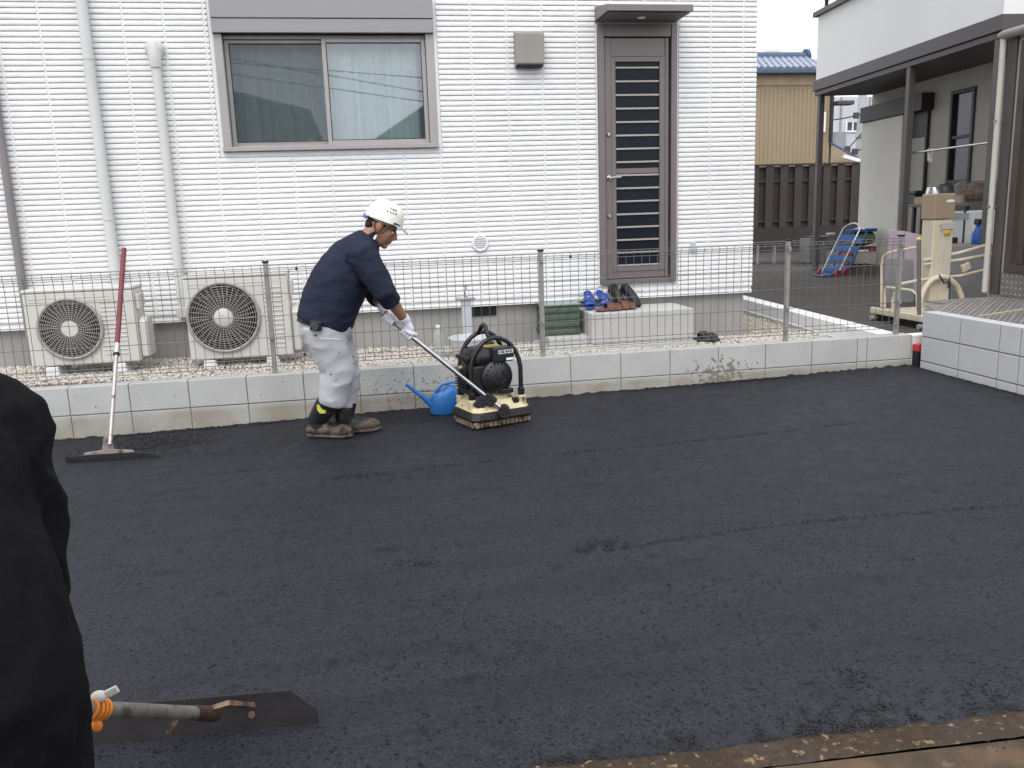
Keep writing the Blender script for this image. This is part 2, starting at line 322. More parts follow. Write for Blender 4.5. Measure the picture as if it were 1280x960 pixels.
# ---- asphalt mat: 5 cm thick, level follows the wall foot
def edge(x): return -4.351-.0725*x                      # street-side edge of the mat, slightly askew to the wall
def asphalt_lot():
    x0, x1, y0, y1, st = -6.0, 2.885, -4.365, -.002, .0125
    nx = int((x1-x0)/st)+1; ny = int((y1-y0)/st)+1
    X, Y = np.meshgrid(np.linspace(x0, x1, nx), np.linspace(y0, y1, ny))
    Z = gz(X)+.010*vnoise(X*1.3, Y*1.7)+.004*vnoise(X*5+9, Y*5)+.0020*vnoise(X*23, Y*23)+.0024*vnoise(X*61, Y*61)+.0018*vnoise(X*97+5, Y*97)
    # ragged tarry edge along the walls and the street side
    Z += .014*np.exp(-((Y-y1)/.03)**2)*(vnoise(X*30, Y*8)+.35)
    Z += -.034*np.clip(1-(Y-y0)/.12, 0, 1)**1.5+.016*np.clip(1-(Y-y0)/.25, 0, 1)*vnoise(X*34, Y*34)
    Y2 = Y+np.clip(1-(Y-y0)/.2, 0, 1)*(.018*vnoise(X*6, Y*0+3)+.012*vnoise(X*31, Y*0+7))
    Y2 = Y2+(edge(X)-y0)*np.clip(1-(Y-y0)/.6, 0, 1)
    def seam(pts, wdt, dep, br=.6):
        P = [onG(*p)[:2] for p in pts]
        for a, b in zip(P, P[1:]):
            t = np.clip(((X-a[0])*(b[0]-a[0])+(Y-a[1])*(b[1]-a[1]))/((b-a)@(b-a)), 0, 1)
            d = np.hypot(X-a[0]-t*(b[0]-a[0])+.03*vnoise(X*7, Y*7), Y-a[1]-t*(b[1]-a[1])+.02*vnoise(X*9+4, Y*9))
            Z[:] -= dep*np.exp(-(d/wdt)**2)*np.clip(.6+br*2*vnoise(X*14, Y*14), 0, 1.4)
    seam([(780, 684), (880, 668), (1010, 652), (1150, 641), (1290, 628)], .016, .014)
    seam([(405, 599), (480, 590), (620, 575)], .013, .014)
    seam([(690, 568), (900, 548), (1060, 530)], .016, .012)
    seam([(290, 592), (340, 588)], .02, .014)
    for (u, v, a, b, dep) in ((748, 683, .15, .06, .020), (518, 703, .10, .03, .018), (1068, 848, .06, .05, .014), (165, 731, .09, .015, .009), (1258, 672, .12, .05, .006), (640, 812, .3, .15, .003), (330, 560, .3, .10, .005), (1000, 500, .5, .12, .004)):
        c = onG(u, v); q = ((X-c[0])/a)**2+((Y-c[1])/b)**2
        Z -= dep*np.exp(-q)*(.45+2.2*vnoise(X*42+u, Y*42))
    V = np.stack([X, Y2, Z], 2).reshape(-1, 3); i = np.arange(nx*ny).reshape(ny, nx)
    F = np.stack([i[:-1, :-1], i[:-1, 1:], i[1:, 1:], i[1:, :-1]], 2).reshape(-1, 4)
    # skirt at the street side
    e = i[0]; k = len(V); Vs = V[e]-np.array([0, .01, .06]); V = np.vstack([V, Vs]); j = np.arange(nx)+k
    F = np.vstack([F, np.stack([e[:-1], j[:-1], j[1:], e[1:]], 1)])
    bulk('asphalt_lot', V, F, asphalt, kind='structure', smooth=True)
    # loose crumbs: along the wall, along the rake marks and at the ragged street edge
    C = []; R = []
    def put(x, y, r): C.append((x, y, gz(x)+r*.15)); R.append(r)
    for _ in range(2600):
        x = random.uniform(-4.6, 2.85); put(x, -.012-abs(random.gauss(0, .02)), random.uniform(.002, .0075))
    for _ in range(500): put(2.875-abs(random.gauss(0, .015)), random.uniform(-2, 0), random.uniform(.002, .007))
    for _ in range(900):
        p = onG(random.gauss(215, 45), random.gauss(556, 7)); put(p[0], min(p[1], -.02), random.uniform(.002, .007))
    for (u, v, su, sv, n) in ((748, 683, 22, 5, 260), (518, 703, 14, 2, 60), (1068, 848, 12, 8, 60), (330, 588, 25, 4, 80), (450, 594, 25, 3, 80)):
        for _ in range(n): p = onG(random.gauss(u, su), random.gauss(v, sv)); put(p[0], p[1], random.uniform(.0015, .005))
    for pts, n in (([(780, 684), (880, 668), (1010, 652), (1150, 641), (1290, 628)], 420), ([(405, 599), (480, 590), (620, 575)], 220), ([(690, 568), (900, 548), (1060, 530)], 260)):
        for _ in range(n):
            i = random.randrange(len(pts)-1); f = random.random(); a, b = onG(*pts[i]), onG(*pts[i+1]); q = a+(b-a)*f; put(q[0]+random.gauss(0, .012), q[1]+random.gauss(0, .012), random.uniform(.0012, .004))
    for _ in range(2600):
        p = onG(random.uniform(80, 1280), random.uniform(520, 950)); put(p[0], p[1], random.uniform(.001, .0032))
    for _ in range(9000):
        x = random.uniform(-3.2, 1.2); d_ = abs(random.gauss(.02, .045)); C.append((x, edge(x)-.003+d_, gz(x)-.034*min(1, max(0, 1-d_/.12))**1.5-.0005)); R.append(random.uniform(.0015, .0045))
    o = lumps('asphalt_crumbs', np.array(C), np.array(R), crumb_m, .7); tag(o, 'loose black crumbs of asphalt lying on the fresh surface', 'crumbs')
asphalt_lot()
# ---- street side: dusty edging, gutter, old road
earth = M('dusty_earth', (0.060, 0.043, 0.031), .95, var=.3, vs=7, bump=.6, bs=50, spec=.1, fine=.3, fs=45, dirt=((.050, .040, .035), 4, .48, .66), dirt2=((.22, .15, .085), 42, .60, .70))
def strip(name, y0, y1, zf, mat, amp, step=.012, fr=30):
    xs = np.arange(-4.2, 3.6, .016); ys = np.linspace(y0, y1, max(4, int((y1-y0)/step))); X, Y = np.meshgrid(xs, ys)
    Z = gz(X)+zf(Y)+amp*vnoise(X*fr, Y*fr)+amp*1.5*vnoise(X*4, Y*9); Y = Y+edge(X)+4.365; V = np.stack([X, Y, Z], 2).reshape(-1, 3); i = np.arange(X.size).reshape(X.shape)
    bulk(name, V, np.stack([i[:-1, :-1], i[:-1, 1:], i[1:, 1:], i[1:, :-1]], 2).reshape(-1, 4), mat, kind='structure', smooth=True)
strip('dusty_verge', -4.46, -4.33, lambda y: -.036+.006*(y+4.5)/.2, earth, .004)
MB().prism([(-4.545, -.085), (-4.535, -.052), (-4.515, -.040), (-4.462, -.034), (-4.440, -.040), (-4.440, -.12), (-4.545, -.12)], 'x', -4.2, 3.6).build('edging_kerb', M('edging_brown', (0.098, 0.062, 0.033), .85, var=.3, vs=5, bump=.5, bs=40, dirt=((.035, .024, .016), 4, .46, .62), dirt2=((.24, .17, .10), 9, .62, .74)), smooth=30).__setitem__('kind', 'structure')
bpy.data.objects['edging_kerb'].rotation_euler = (0, -.0172, math.atan(-.0725)); bpy.data.objects['edging_kerb'].location = (-4.4*.0725, .014, -.304)
road_m = M('old_road', (0.044, 0.044, 0.0448), .85, var=.2, vs=6, bump=.7, bs=120, fine=.3, fs=150, dirt=((.5, .49, .44), 26, .60, .66))
strip('road', -9.5, -4.535, lambda y: -.085+0*y, road_m, .003, step=.06)
# ---- gravel bed behind the block wall
def gravz(x, y): return -.037-.0130*x-.03*max(0, x-1.2)
gb = MB(); NX = 24
gb.add([(-5.6+i*(8.9/NX), y, gravz(-5.6+i*(8.9/NX), y)-.022) for y in (.115, 1.5, 4.6) for i in range(NX+1)],
       [(r*(NX+1)+i, r*(NX+1)+i+1, (r+1)*(NX+1)+i+1, (r+1)*(NX+1)+i) for r in (0, 1) for i in range(NX)])
tag(gb.build('gravel_ground', gravel_base), kind='structure')
def gravel():
    n = 30000; C = []; R = []
    while len(C) < n:
        x = random.uniform(-5.0, 3.0); y = random.uniform(.125, 1.10) if random.random() < .86 else random.uniform(1.1, 3.0)
        if y > 1.09 and x < 1.93: continue
        if x > 2.62+y*.083: continue
        r = random.uniform(.005, .0125); C.append((x, y, gravz(x, y)-.014+random.uniform(0, .016)+.010*math.sin(x*3.1)*math.sin(y*7))); R.append(r)
    o = lumps('gravel', np.array(C), np.array(R), pebble, .75); tag(o, 'pale beige crushed gravel bed between fence and white house', 'gravel')
gravel()
# ---- neighbour's yard
tag(MB().prism([(2.86, .13), (3.16, 3.8), (3.6, 9), (3.9, 40), (45, 40), (45, -9), (4.6, -9), (4.2, -.2), (2.95, .02)], 'z', -.30, -.025).build('yard', conc_yard), kind='structure')
k_ = MB()
for a, b in (((2.71, .13), (2.86, .13)),): pass
tag(MB().prism([(2.66, .125), (2.83, .125), (3.195, 4.9), (3.025, 4.9)], 'z', -.28, .003).build('boundary_kerb', conc_white, bevel=.006), kind='structure')
tag(MB().prism([(2.58, .125), (2.658, .125), (3.023, 4.9), (2.95, 4.9)], 'z', -.28, -.105).build('kerb_footing', conc), kind='structure')

# ================================================================== block walls
def block_mesh(l, h, d, name='block'):
    b = MB().bx(-l/2, l/2, -d/2, d/2, -h/2, h/2); me = b.mesh(name); return me
def bevelled(o, w_=.0035):
    m = o.modifiers.new('bevel', 'BEVEL'); m.width = w_; m.segments = 2; return o
wall = thing('block_wall', 'low grey concrete block wall carrying the mesh fence', 'wall', (0, .06, gz(0)))
MB().bx(-5.6, 2.878, .004, .116, -.55, -.004).build('mortar', mortar, wall)
bm = {}
def bmesh_for(l, h, d, mat):
    k = (round(l, 3), round(h, 3), d, mat.name)
    if k not in bm: bm[k] = block_mesh(l, h, d); bm[k].materials.append(mat)
    return bm[k]
edges = [k*.4 for k in range(-14, 7)]+[2.487, 2.888]
for a, b in zip(edges, edges[1:]):
    for (z0, z1) in ((-.1965, 0), (-.3965, -.2035)):
        l = b-a-.006; o = piece(bmesh_for(l, z1-z0, .12, block_m), 'block', wall, ((a+b)/2, .06+random.uniform(-.0015, .0015), (z0+z1)/2)); bevelled(o)
rwall = thing('block_wall', 'taller clean grey block wall holding up the chequer plate deck', 'wall', (2.96, -1.6, gz(2.9)))
MB().bx(2.904, 3.016, -3.6, -.104, -.6, .196).build('mortar', mortar, rwall)
ed = [-.10, -.545, -.955, -1.15]+[-1.15-.4*i for i in range(1, 7)]
for a, b in zip(ed, ed[1:]):
    for (z0, z1) in ((.0045, .20), (-.1955, -.0045), (-.3955, -.2045)):
        o = piece(bmesh_for(.12, z1-z0, a-b-.008, block2_m), 'block', rwall, (2.96, (a+b)/2, (z0+z1)/2)); bevelled(o)
# little marker post in the gap between the two walls
mk = thing('marker_post', 'short black marker post with red cap between the two block walls', 'post', (2.925, -.035, -.27))
MB().bx(2.892, 2.962, -.075, -.005, -.30, -.135).build('post', M('marker_black', (0.012, 0.012, 0.0136), .6), mk, bevel=.004)
MB().bx(2.890, 2.964, -.077, -.003, -.133, -.075).build('cap', M('marker_red', (0.496, 0.036, 0.04), .55, var=.15, vs=30), mk, bevel=.006)
tag(MB().bx(2.896, 3.10, .0, .126, -.3, -.008).build('footing_pad', conc_white, bevel=.004), kind='structure')

# ================================================================== mesh fence
fence = thing('mesh_fence', 'bronze grey welded mesh fence standing on the low block wall', 'fence', (0, .06, 0))
FP = [-4.2, -2.2, -.2, 1.8, 2.78]
pm = MB().bx(-.017, .017, -.017, .017, -.004, .80).mesh('post'); pm.materials.append(fence_metal)
cm = MB().bx(-.022, .022, -.022, .022, .80, .812).mesh('post_cap'); cm.materials.append(black_plastic)
bmk = MB().bx(-.012, .012, -.034, .0, -.016, .016).mesh('bracket'); bmk.materials.append(fence_metal)
for x in FP:
    p = piece(pm, 'post', fence, (x, .065, 0)); bevelled(p, .005); OFF[p.name] = np.zeros(3)
    c = bpy.data.objects.new('post_cap', cm); link(c); c.parent = p
    for z in (.735, .27):
        k = bpy.data.objects.new('bracket', bmk); link(k); k.parent = p; k.location = (0, -.002, z)
prof = [(.030, .785), (.012, .765), (.030, .735), (.030, .58), (.030, .27), (.030, .115), (.014, .088), (.030, .060)]
wire_m = M('fence_wire', (.15, .145, .138), .5, metal=.3, var=.06)
vw = MB().tube([(0, y, z) for y, z in prof], .0022, 5).mesh('vertical_wire'); vw.materials.append(wire_m)
hw = {}
for a, b in zip(FP, FP[1:]):
    n = max(1, round((b-a)/.0625)); s = (b-a)/n
    for i in range(n): piece(vw, 'vertical_wire', fence, (a+(i+.5)*s, 0, 0))
    L_ = round(b-a-.02, 3)
    if L_ not in hw: hw[L_] = MB().cyl((-L_/2, 0, 0), (L_/2, 0, 0), .0028, n=5).mesh('horizontal_wire'); hw[L_].materials.append(wire_m)
    for y, z in ((.026, .785), (.008, .765), (.026, .735), (.026, .58), (.026, .425), (.026, .27), (.026, .115), (.010, .088), (.026, .060)):
        piece(hw[L_], 'horizontal_wire', fence, ((a+b)/2, y, z))
jb = MB().ell((0, 0, 0), (.011, .011, .011), n=8, m=6).mesh('joint_clip'); jb.materials.append(black_plastic)
for u, v in ((370.5, 336), (713, 321), (381, 443)):
    p = onY(u, v, .022); piece(jb, 'joint_clip', fence, p)

# ================================================================== white house
FY = 1.07                                        # front of the siding
house = thing('white_house', 'white ribbed siding house with taupe window and barred back door', 'house', (-1.8, 4, gravz(-1.8, 1)))
HX0, HX1, SZ0, HZ1 = -6.4, 1.985, .305, 5.7
win = (-2.545, -.835, 1.645, 2.90); door = (.547, 1.245, .440, 2.615)
wl = MB()
for (a, b, c, d) in cells(HX0, HX1-.004, SZ0+.02, HZ1, [win, door]): wl.bx(a, b, FY+.012, FY+.16, c, d)
wl.bx(HX1-.154, HX1-.004, FY+.161, 8.0, SZ0+.02, HZ1); wl.bx(HX0, HX0+.15, FY+.161, 8.0, SZ0+.02, HZ1); wl.bx(HX0, HX1-.004, 8.001, 8.15, SZ0+.02, HZ1)
wl.build('wall', siding_back, house)
MB().bx(HX0+.02, HX1-.06, FY+.05, 8.1, -.5, SZ0+.03).build('foundation', found, house)
MB().bx(HX0, HX1, FY-.002, FY+.06, SZ0-.002, SZ0+.026).build('drip_edge', white_trim, house, bevel=.002)
MB().prism([(FY-.5, HZ1), (4.6, HZ1+1.7), (8.7, HZ1), (8.7, HZ1-.12), (FY-.5, HZ1-.12)], 'x', HX0-.4, HX1+.45).build('roof', M('roof_slate', (0.04, 0.04, 0.044), .7), house)
def siding():
    pw, ph, g = .2975, .455/11, .0040; V = []; F = []; XJ = -.53+.006
    cols = [XJ+.2975*k for k in range(-20, 9)]
    z = SZ0+.055; row = 0
    holes = [(win[0]-.035, win[1]+.035, win[2]-.045, win[3]+.05), (door[0]-.02, door[1]+.02, door[2]-.02, door[3]+.0)]
    ns = 8
    # plain band at the foot
    rows = []
    while z < HZ1-.02: rows.append(z); z += ph
    for z in rows:
        for x in cols:
            a, b = max(x+.0072, HX0), min(x+pw-.0072, HX1)
            if b-a < .01: continue
            segs = [(a, b)]
            for h in holes:
                if z+ph*.75 > h[2] and z+ph*.25 < h[3]:
                    new = []
                    for s0, s1 in segs:
                        if s1 <= h[0] or s0 >= h[1]: new.append((s0, s1)); continue
                        if s0 < h[0]-.015: new.append((s0, h[0]))
                        if s1 > h[1]+.015: new.append((h[1], s1))
                    segs = new
            for s0, s1 in segs:
                k = len(V)
                for i in range(ns+1):
                    xx = s0+(s1-s0)*i/ns; e = .8 if i in (0, ns) else 1; j = lambda s: random.uniform(-s, s)
                    xo = .0006*(1 if i == 0 else -1 if i == ns else 0)
                    V += [(xx, FY+.013, z+ph-.0030+j(.0004)), (xx+xo*.6, FY+.003-.001*e+j(.0006), z+ph-.0036+j(.0006)), (xx+xo, FY-.0020*e+.001*(1-e)+j(.0009), z+ph-.0095+j(.0012)),
                          (xx+xo, FY-.0040*e+.001*(1-e)+j(.0010), z+.012+j(.0012)), (xx+xo*.6, FY-.0025*e+.001*(1-e)+j(.0008), z+.0046+j(.0007)), (xx, FY+.013, z+.0040)]
                for i in range(ns):
                    for q in range(5): F.append((k+i*6+q, k+(i+1)*6+q, k+(i+1)*6+q+1, k+i*6+q+1)[::-1])
                F += [(k, k+1, k+2, k+5), (k+2, k+3, k+4, k+5)]; m = k+ns*6; F += [(m, m+5, m+2, m+1), (m+2, m+5, m+4, m+3)]
    for x in cols:
        if not HX0+.02 < x < HX1-.02: continue
        for (za, zb) in [(c[2], c[3]) for c in cells(x-.001, x+.001, SZ0+.05, HZ1-.03, [h for h in holes if h[0] < x < h[1]]) if x-.0011 <= c[0] <= x-.0009]:
            k = len(V); V += [(x-.0074, FY+.0125, za), (x+.0074, FY+.0125, za), (x+.0074, FY+.0006, za), (x-.0074, FY+.0006, za), (x-.0074, FY+.0125, zb), (x+.0074, FY+.0125, zb), (x+.0074, FY+.0006, zb), (x-.0074, FY+.0006, zb)]
            F += [(k+3, k+2, k+6, k+7), (k, k+3, k+7, k+4), (k+2, k+1, k+5, k+6)]
    o = bulk('siding_ribs', np.array(V), np.array(F), white_siding, house, 'stuff', smooth=True); o['label'] = 'white stone-textured ribs of the siding'
    o.data.set_sharp_from_angle(angle=rad(50))
siding()
def bxs(parent, name, mat, *rs, bevel=.002):
    m = MB()
    for r in rs: m.bx(*r)
    return m.build(name, mat, parent, bevel=bevel)
# plain margins round window and door
bxs(house, 'window_margin', white_siding, (win[0]-.033, win[0]-.002, FY-.001, FY+.0115, win[2]-.043, win[3]+.048), (win[1]+.002, win[1]+.033, FY-.001, FY+.0115, win[2]-.043, win[3]+.048), (win[0]-.0015, win[1]+.0015, FY-.001, FY+.0115, win[2]-.043, win[2]-.004))
bxs(house, 'door_margin', white_siding, (door[0]-.019, door[0]-.002, FY-.002, FY+.0115, door[2]-.019, door[3]), (door[1]+.002, door[1]+.019, FY-.002, FY+.0115, door[2]-.019, door[3]), (door[0]-.0015, door[1]+.0015, FY-.002, FY+.0115, door[2]-.019, door[2]-.002))
# ---- window
x0, x1, z0, z1 = win; zt = 2.535                 # zt: underside of the shutter box
wn = bxs(house, 'window', taupe_lt, (x0, x0+.062, FY-.022, FY+.10, z0+.036, zt-.002), (x1-.062, x1, FY-.022, FY+.10, z0+.036, zt-.002), (x0-.006, x1+.006, FY-.040, FY+.10, z0, z0+.034), (x0+.064, x1-.064, FY+.03, FY+.10, zt-.032, zt-.003), bevel=.003)
bxs(wn, 'shutter_box', shut_grey, (x0-.004, x1+.004, FY-.055, FY+.10, zt, zt+.103), (x0-.004, x1+.004, FY-.061, FY+.10, zt+.108, zt+.27), bevel=.004)
bxs(wn, 'box_gap', dark_gap, (x0, x1, FY-.03, FY+.09, zt-.0025, zt+.115), bevel=0)
xm = onY(409, 110, FY+.05)[0]
def sash(xa, xb, y, nm):
    za, zb = z0+.038, zt-.035; s = .032
    o = bxs(wn, 'sash', taupe_lt, (xa, xa+s, y, y+.028, za, zb), (xb-s, xb, y, y+.028, za, zb), (xa+s+.001, xb-s-.001, y+.001, y+.027, za, za+s*1.1), (xa+s+.001, xb-s-.001, y+.001, y+.027, zb-s*.8, zb), bevel=.002)
    bxs(o, 'gasket', dark_gap, (xa+s, xa+s+.006, y+.008, y+.02, za+.036, zb-.026), (xb-s-.006, xb-s, y+.008, y+.02, za+.036, zb-.026), (xa+s+.007, xb-s-.007, y+.008, y+.02, za+.036, za+.042), (xa+s+.007, xb-s-.007, y+.008, y+.02, zb-.032, zb-.026), bevel=0)
    MB().add([(xa+s+.0065, y+.014, za+.0425), (xb-s-.0065, y+.014, za+.0425), (xb-s-.0065, y+.014, zb-.0325), (xa+s+.0065, y+.014, zb-.0325)], [(0, 1, 2, 3)]).build('pane', nm, o)
    return o
g_win = glass('window_glass', (.84, .92, .93), .10)
sash(xm-.020, x1-.066, FY+.012, g_win); s1 = sash(x0+.066, xm+.020, FY+.055, g_win)
scm = bpy.data.materials.new('screen_mesh'); scm.use_nodes = True; _tt = scm.node_tree; _tt.nodes.clear()
_a = _n(_tt, 'ShaderNodeBsdfTransparent'); _b = _n(_tt, 'ShaderNodeBsdfDiffuse'); _b.inputs[0].default_value = (.07, .08, .085, 1); _c = _n(_tt, 'ShaderNodeMixShader'); _c.inputs[0].default_value = .45; _d = _n(_tt, 'ShaderNodeOutputMaterial')
_tt.links.new(_a.outputs[0], _c.inputs[1]); _tt.links.new(_b.outputs[0], _c.inputs[2]); _tt.links.new(_c.outputs[0], _d.inputs[0])
MB().add([(x0+.10, FY+.040, z0+.07), (xm-.022, FY+.040, z0+.07), (xm-.022, FY+.040, zt-.06), (x0+.10, FY+.040, zt-.06)], [(0, 1, 2, 3)]).build('insect_screen', scm, s1)
bxs(wn, 'latch', white_trim, (xm+.03, xm+.042, FY+.026, FY+.034, z0+.30, z0+.345))
cu = MB(); xs = np.linspace(x0+.05, x1-.05, 150); yy = lambda x: FY+.185+.018*math.sin(x*46+.6*math.sin(x*9))+.014*math.sin(x*21+1)+.006*math.sin(x*93)
cu.rings([[(x, yy(x), z0-.02), (x, yy(x)+.003, z0-.02), (x, yy(x)+.003, zt+.02), (x, yy(x), zt+.02)] for x in xs])
cu.build('lace_curtain', M('lace_curtain', (0.70, 0.76, 0.74), .9, var=.05, vs=12), wn, smooth=60)
# ---- door
x0, x1, z0, z1 = door
dr = bxs(house, 'door', taupe, (x0, x0+.052, FY-.030, FY+.09, z0+.001, z1-.002), (x1-.052, x1, FY-.030, FY+.09, z0+.001, z1-.002), (x0+.053, x1-.053, FY-.028, FY+.09, z0, z0+.04), (x0+.053, x1-.053, FY-.020, FY+.09, z1-.10, z1-.003), bevel=.003)
bxs(dr, 'door_gap', dark_gap, (x0+.054, x1-.054, FY+.040, FY+.060, z0+.042, z1-.102), bevel=0)
lx0, lx1, lz0, lz1 = x0+.060, x1-.068, z0+.046, z1-.108; gx0, gx1, gz0, gz1 = x0+.158, x1-.150, z0+.150, z1-.300
lf = bxs(dr, 'door_leaf', taupe, (lx0, lx0+.055, FY-.004, FY+.038, lz0, lz1), (lx1-.030, lx1, FY-.004, FY+.038, lz0, lz1), (lx0+.057, lx1-.032, FY+.004, FY+.038, lz0, gz0-.045), (lx0+.057, lx1-.032, FY+.004, FY+.038, gz1+.045, lz1),
         (lx0+.057, gx0-.002, FY-.001, FY+.038, gz0-.043, gz1+.043), (gx1+.002, lx1-.032, FY-.001, FY+.038, gz0-.043, gz1+.043), (gx0-.001, gx1+.001, FY-.001, FY+.038, gz0-.043, gz0-.002), (gx0-.001, gx1+.001, FY-.001, FY+.038, gz1+.002, gz1+.043))
MB().bx(gx0, gx1, FY+.022, FY+.028, gz0, gz1).build('pane', M('dark_pane', (0.010, 0.013, 0.020), .2, var=.05, spec=.14), lf)
bar = M('bar_pale', (0.4, 0.368, 0.344), .4, metal=.3, var=.03)
nb = 16; zs = np.linspace(gz1-.045, gz0+.01, nb)
br_me = MB().bx(-(gx1-gx0)/2, (gx1-gx0)/2, -.006, .006, -.0075, .0075).mesh('bar'); br_me.materials.append(bar)
for z in zs: bevelled(piece(br_me, 'bar', lf, ((gx0+gx1)/2, FY+.012, z)), .002)
bxs(lf, 'meeting_rail', taupe, (gx0+.001, gx1-.001, FY+.015, FY+.0215, zs[8]+.014, zs[8]+.058), bevel=.002)
hd = MB().lathe([(.0, .0), (.019, .0), (.019, -.010), (.012, -.014), (.010, -.045), (0, -.045)], (lx0+.028, FY-.004, 1.36), Matrix.Rotation(-PI/2, 3, 'X').to_3x3(), 16)
hd.tube([(lx0+.028, FY-.045, 1.36), (lx0+.07, FY-.047, 1.362), (lx0+.125, FY-.042, 1.362)], .008, 8); hd.build('handle', steel, lf, smooth=40)
for zz in (1.725, 1.035):
    MB().lathe([(0, -.018), (.012, -.018), (.018, -.012), (.019, 0), (0, 0)], (lx0+.028, FY-.004, zz), Matrix.Rotation(PI/2, 3, 'X').to_3x3() @ Matrix.Scale(-1, 3, (0, 0, 1)), 16).build('lock', steel, lf, smooth=40)
# ---- canopy over the door
cx0, cx1 = .527, 1.250
cp = MB().prism([(FY-.001, 2.632), (FY-.001, 2.752), (FY-.370, 2.690), (FY-.370, 2.640), (FY-.35, 2.640), (FY-.03, 2.640)], 'x', cx0, cx1).build('canopy', taupe, house, bevel=.003)
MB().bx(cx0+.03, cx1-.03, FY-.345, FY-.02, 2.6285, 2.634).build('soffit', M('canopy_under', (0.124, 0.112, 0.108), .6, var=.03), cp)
MB().lathe([(0, -.006), (.026, -.006), (.034, 0), (0, 0)], (.872, FY-.19, 2.6280), None, 20).build('downlight', white_trim, cp, smooth=40)
# ---- hood, vents
hx0, hx1, hz0, hz1 = -.168, .072, 2.285, 2.548
hdm = M('hood_greige', (0.264, 0.252, 0.22), .45, metal=.3, var=.04)
MB().prism([(FY+.01, hz1), (FY-.075, hz1-.003), (FY-.088, hz1-.018), (FY-.088, hz0+.008), (FY-.080, hz0), (FY+.01, hz0-.012)], 'x', hx0, hx1).build('vent_hood', hdm, house, bevel=.007, segs=3)
MB().bx(hx0+.012, hx1-.012, FY-.072, FY-.006, hz0-.017, hz0-.004).build('hood_mouth', dark_gap, house)
c = onY(600, 304, FY); rx = Matrix.Rotation(PI/2, 3, 'X')
rv = MB().lathe([(0, .012), (.055, .012), (.062, .018), (.070, .010), (.072, 0), (0, 0)], (c[0], FY-.006, c[2]), rx, 28).build('round_vent', white_trim, house, smooth=35)
for i in range(5):
    zz = -.036+.018*i; hl = math.sqrt(.052**2-zz**2); MB().bx(c[0]-hl, c[0]+hl, FY-.022, FY-.0165, c[2]+zz-.0022, c[2]+zz+.0022).build('louvre_slot', M('slot_grey', (0.2, 0.2, 0.208), .7) if i == 0 else bpy.data.materials['slot_grey'], rv)
fv = bxs(house, 'foundation_vent', dark_gap, (-.615, -.39, FY+.040, FY+.052, .215, SZ0-.004), bevel=0)
for i in range(7): bxs(fv, 'vent_slat', black_plastic, (-.60+.031*i, -.592+.031*i, FY+.034, FY+.039, .217, SZ0-.006), bevel=0)
# ---- pipes on the wall
def pole(name, mat, uA, uB, r, y, zlo, zhi, extra=()):
    a = onY(*uA, y); b = onY(*uB, y); x = (a[0]+b[0])/2
    return MB().cyl((x, y, zlo), (x, y, zhi), r, n=18).build(name, mat, house, smooth=40), x
p1, px1 = pole('rain_pipe', pipe_grey, (101.5, 0), (141.3, 320), .041, FY-.052, -.02, 5.6)
for z in (1.15, 2.35): MB().lathe([(.043, -.012), (.0445, -.012), (.0445, .012), (.043, .012)], (px1, FY-.052, z), None, 18).build('pipe_collar', pipe_grey, p1, smooth=40)
p2, px2 = pole('hose_duct', pipe_cream, (194.7, 80), (221.3, 320), .036, FY-.045, .37, 2.30)
cap = MB().lathe([(0, .0), (.070, .0), (.072, .03), (.058, .062), (.036, .078), (0, .080)], (px2, FY-.002, 2.42), rx, 26).build('duct_cap', pipe_cream, p2, smooth=50)
MB().loft([(px2, FY-.045, 2.46), (px2, FY-.055, 2.38), (px2, FY-.05, 2.28)], [.038, .052, .040], [.045, .050, .042], side=(1, 0, 0)).build('duct_elbow', pipe_cream, p2, smooth=50)
a = onY(6, 215, FY-.035); b = onY(25, 330, FY-.035); xx = (a[0]+b[0])/2
pt = MB().cyl((xx, FY-.035, -.0), (xx, FY-.035, 5.6), .030, n=16).build('taupe_pipe', pipe_taupe, house, smooth=40)
bxs(house, 'duct_foot', pipe_cream, (px2-.045, px2+.045, FY-.085, FY-.008, .345, .43), bevel=.006)
ob = bxs(house, 'outlet_box', M('outlet_blue', (0.44, 0.496, 0.56), .5), (1.385, 1.425, FY-.03, FY-.007, .70, .78), bevel=.004)

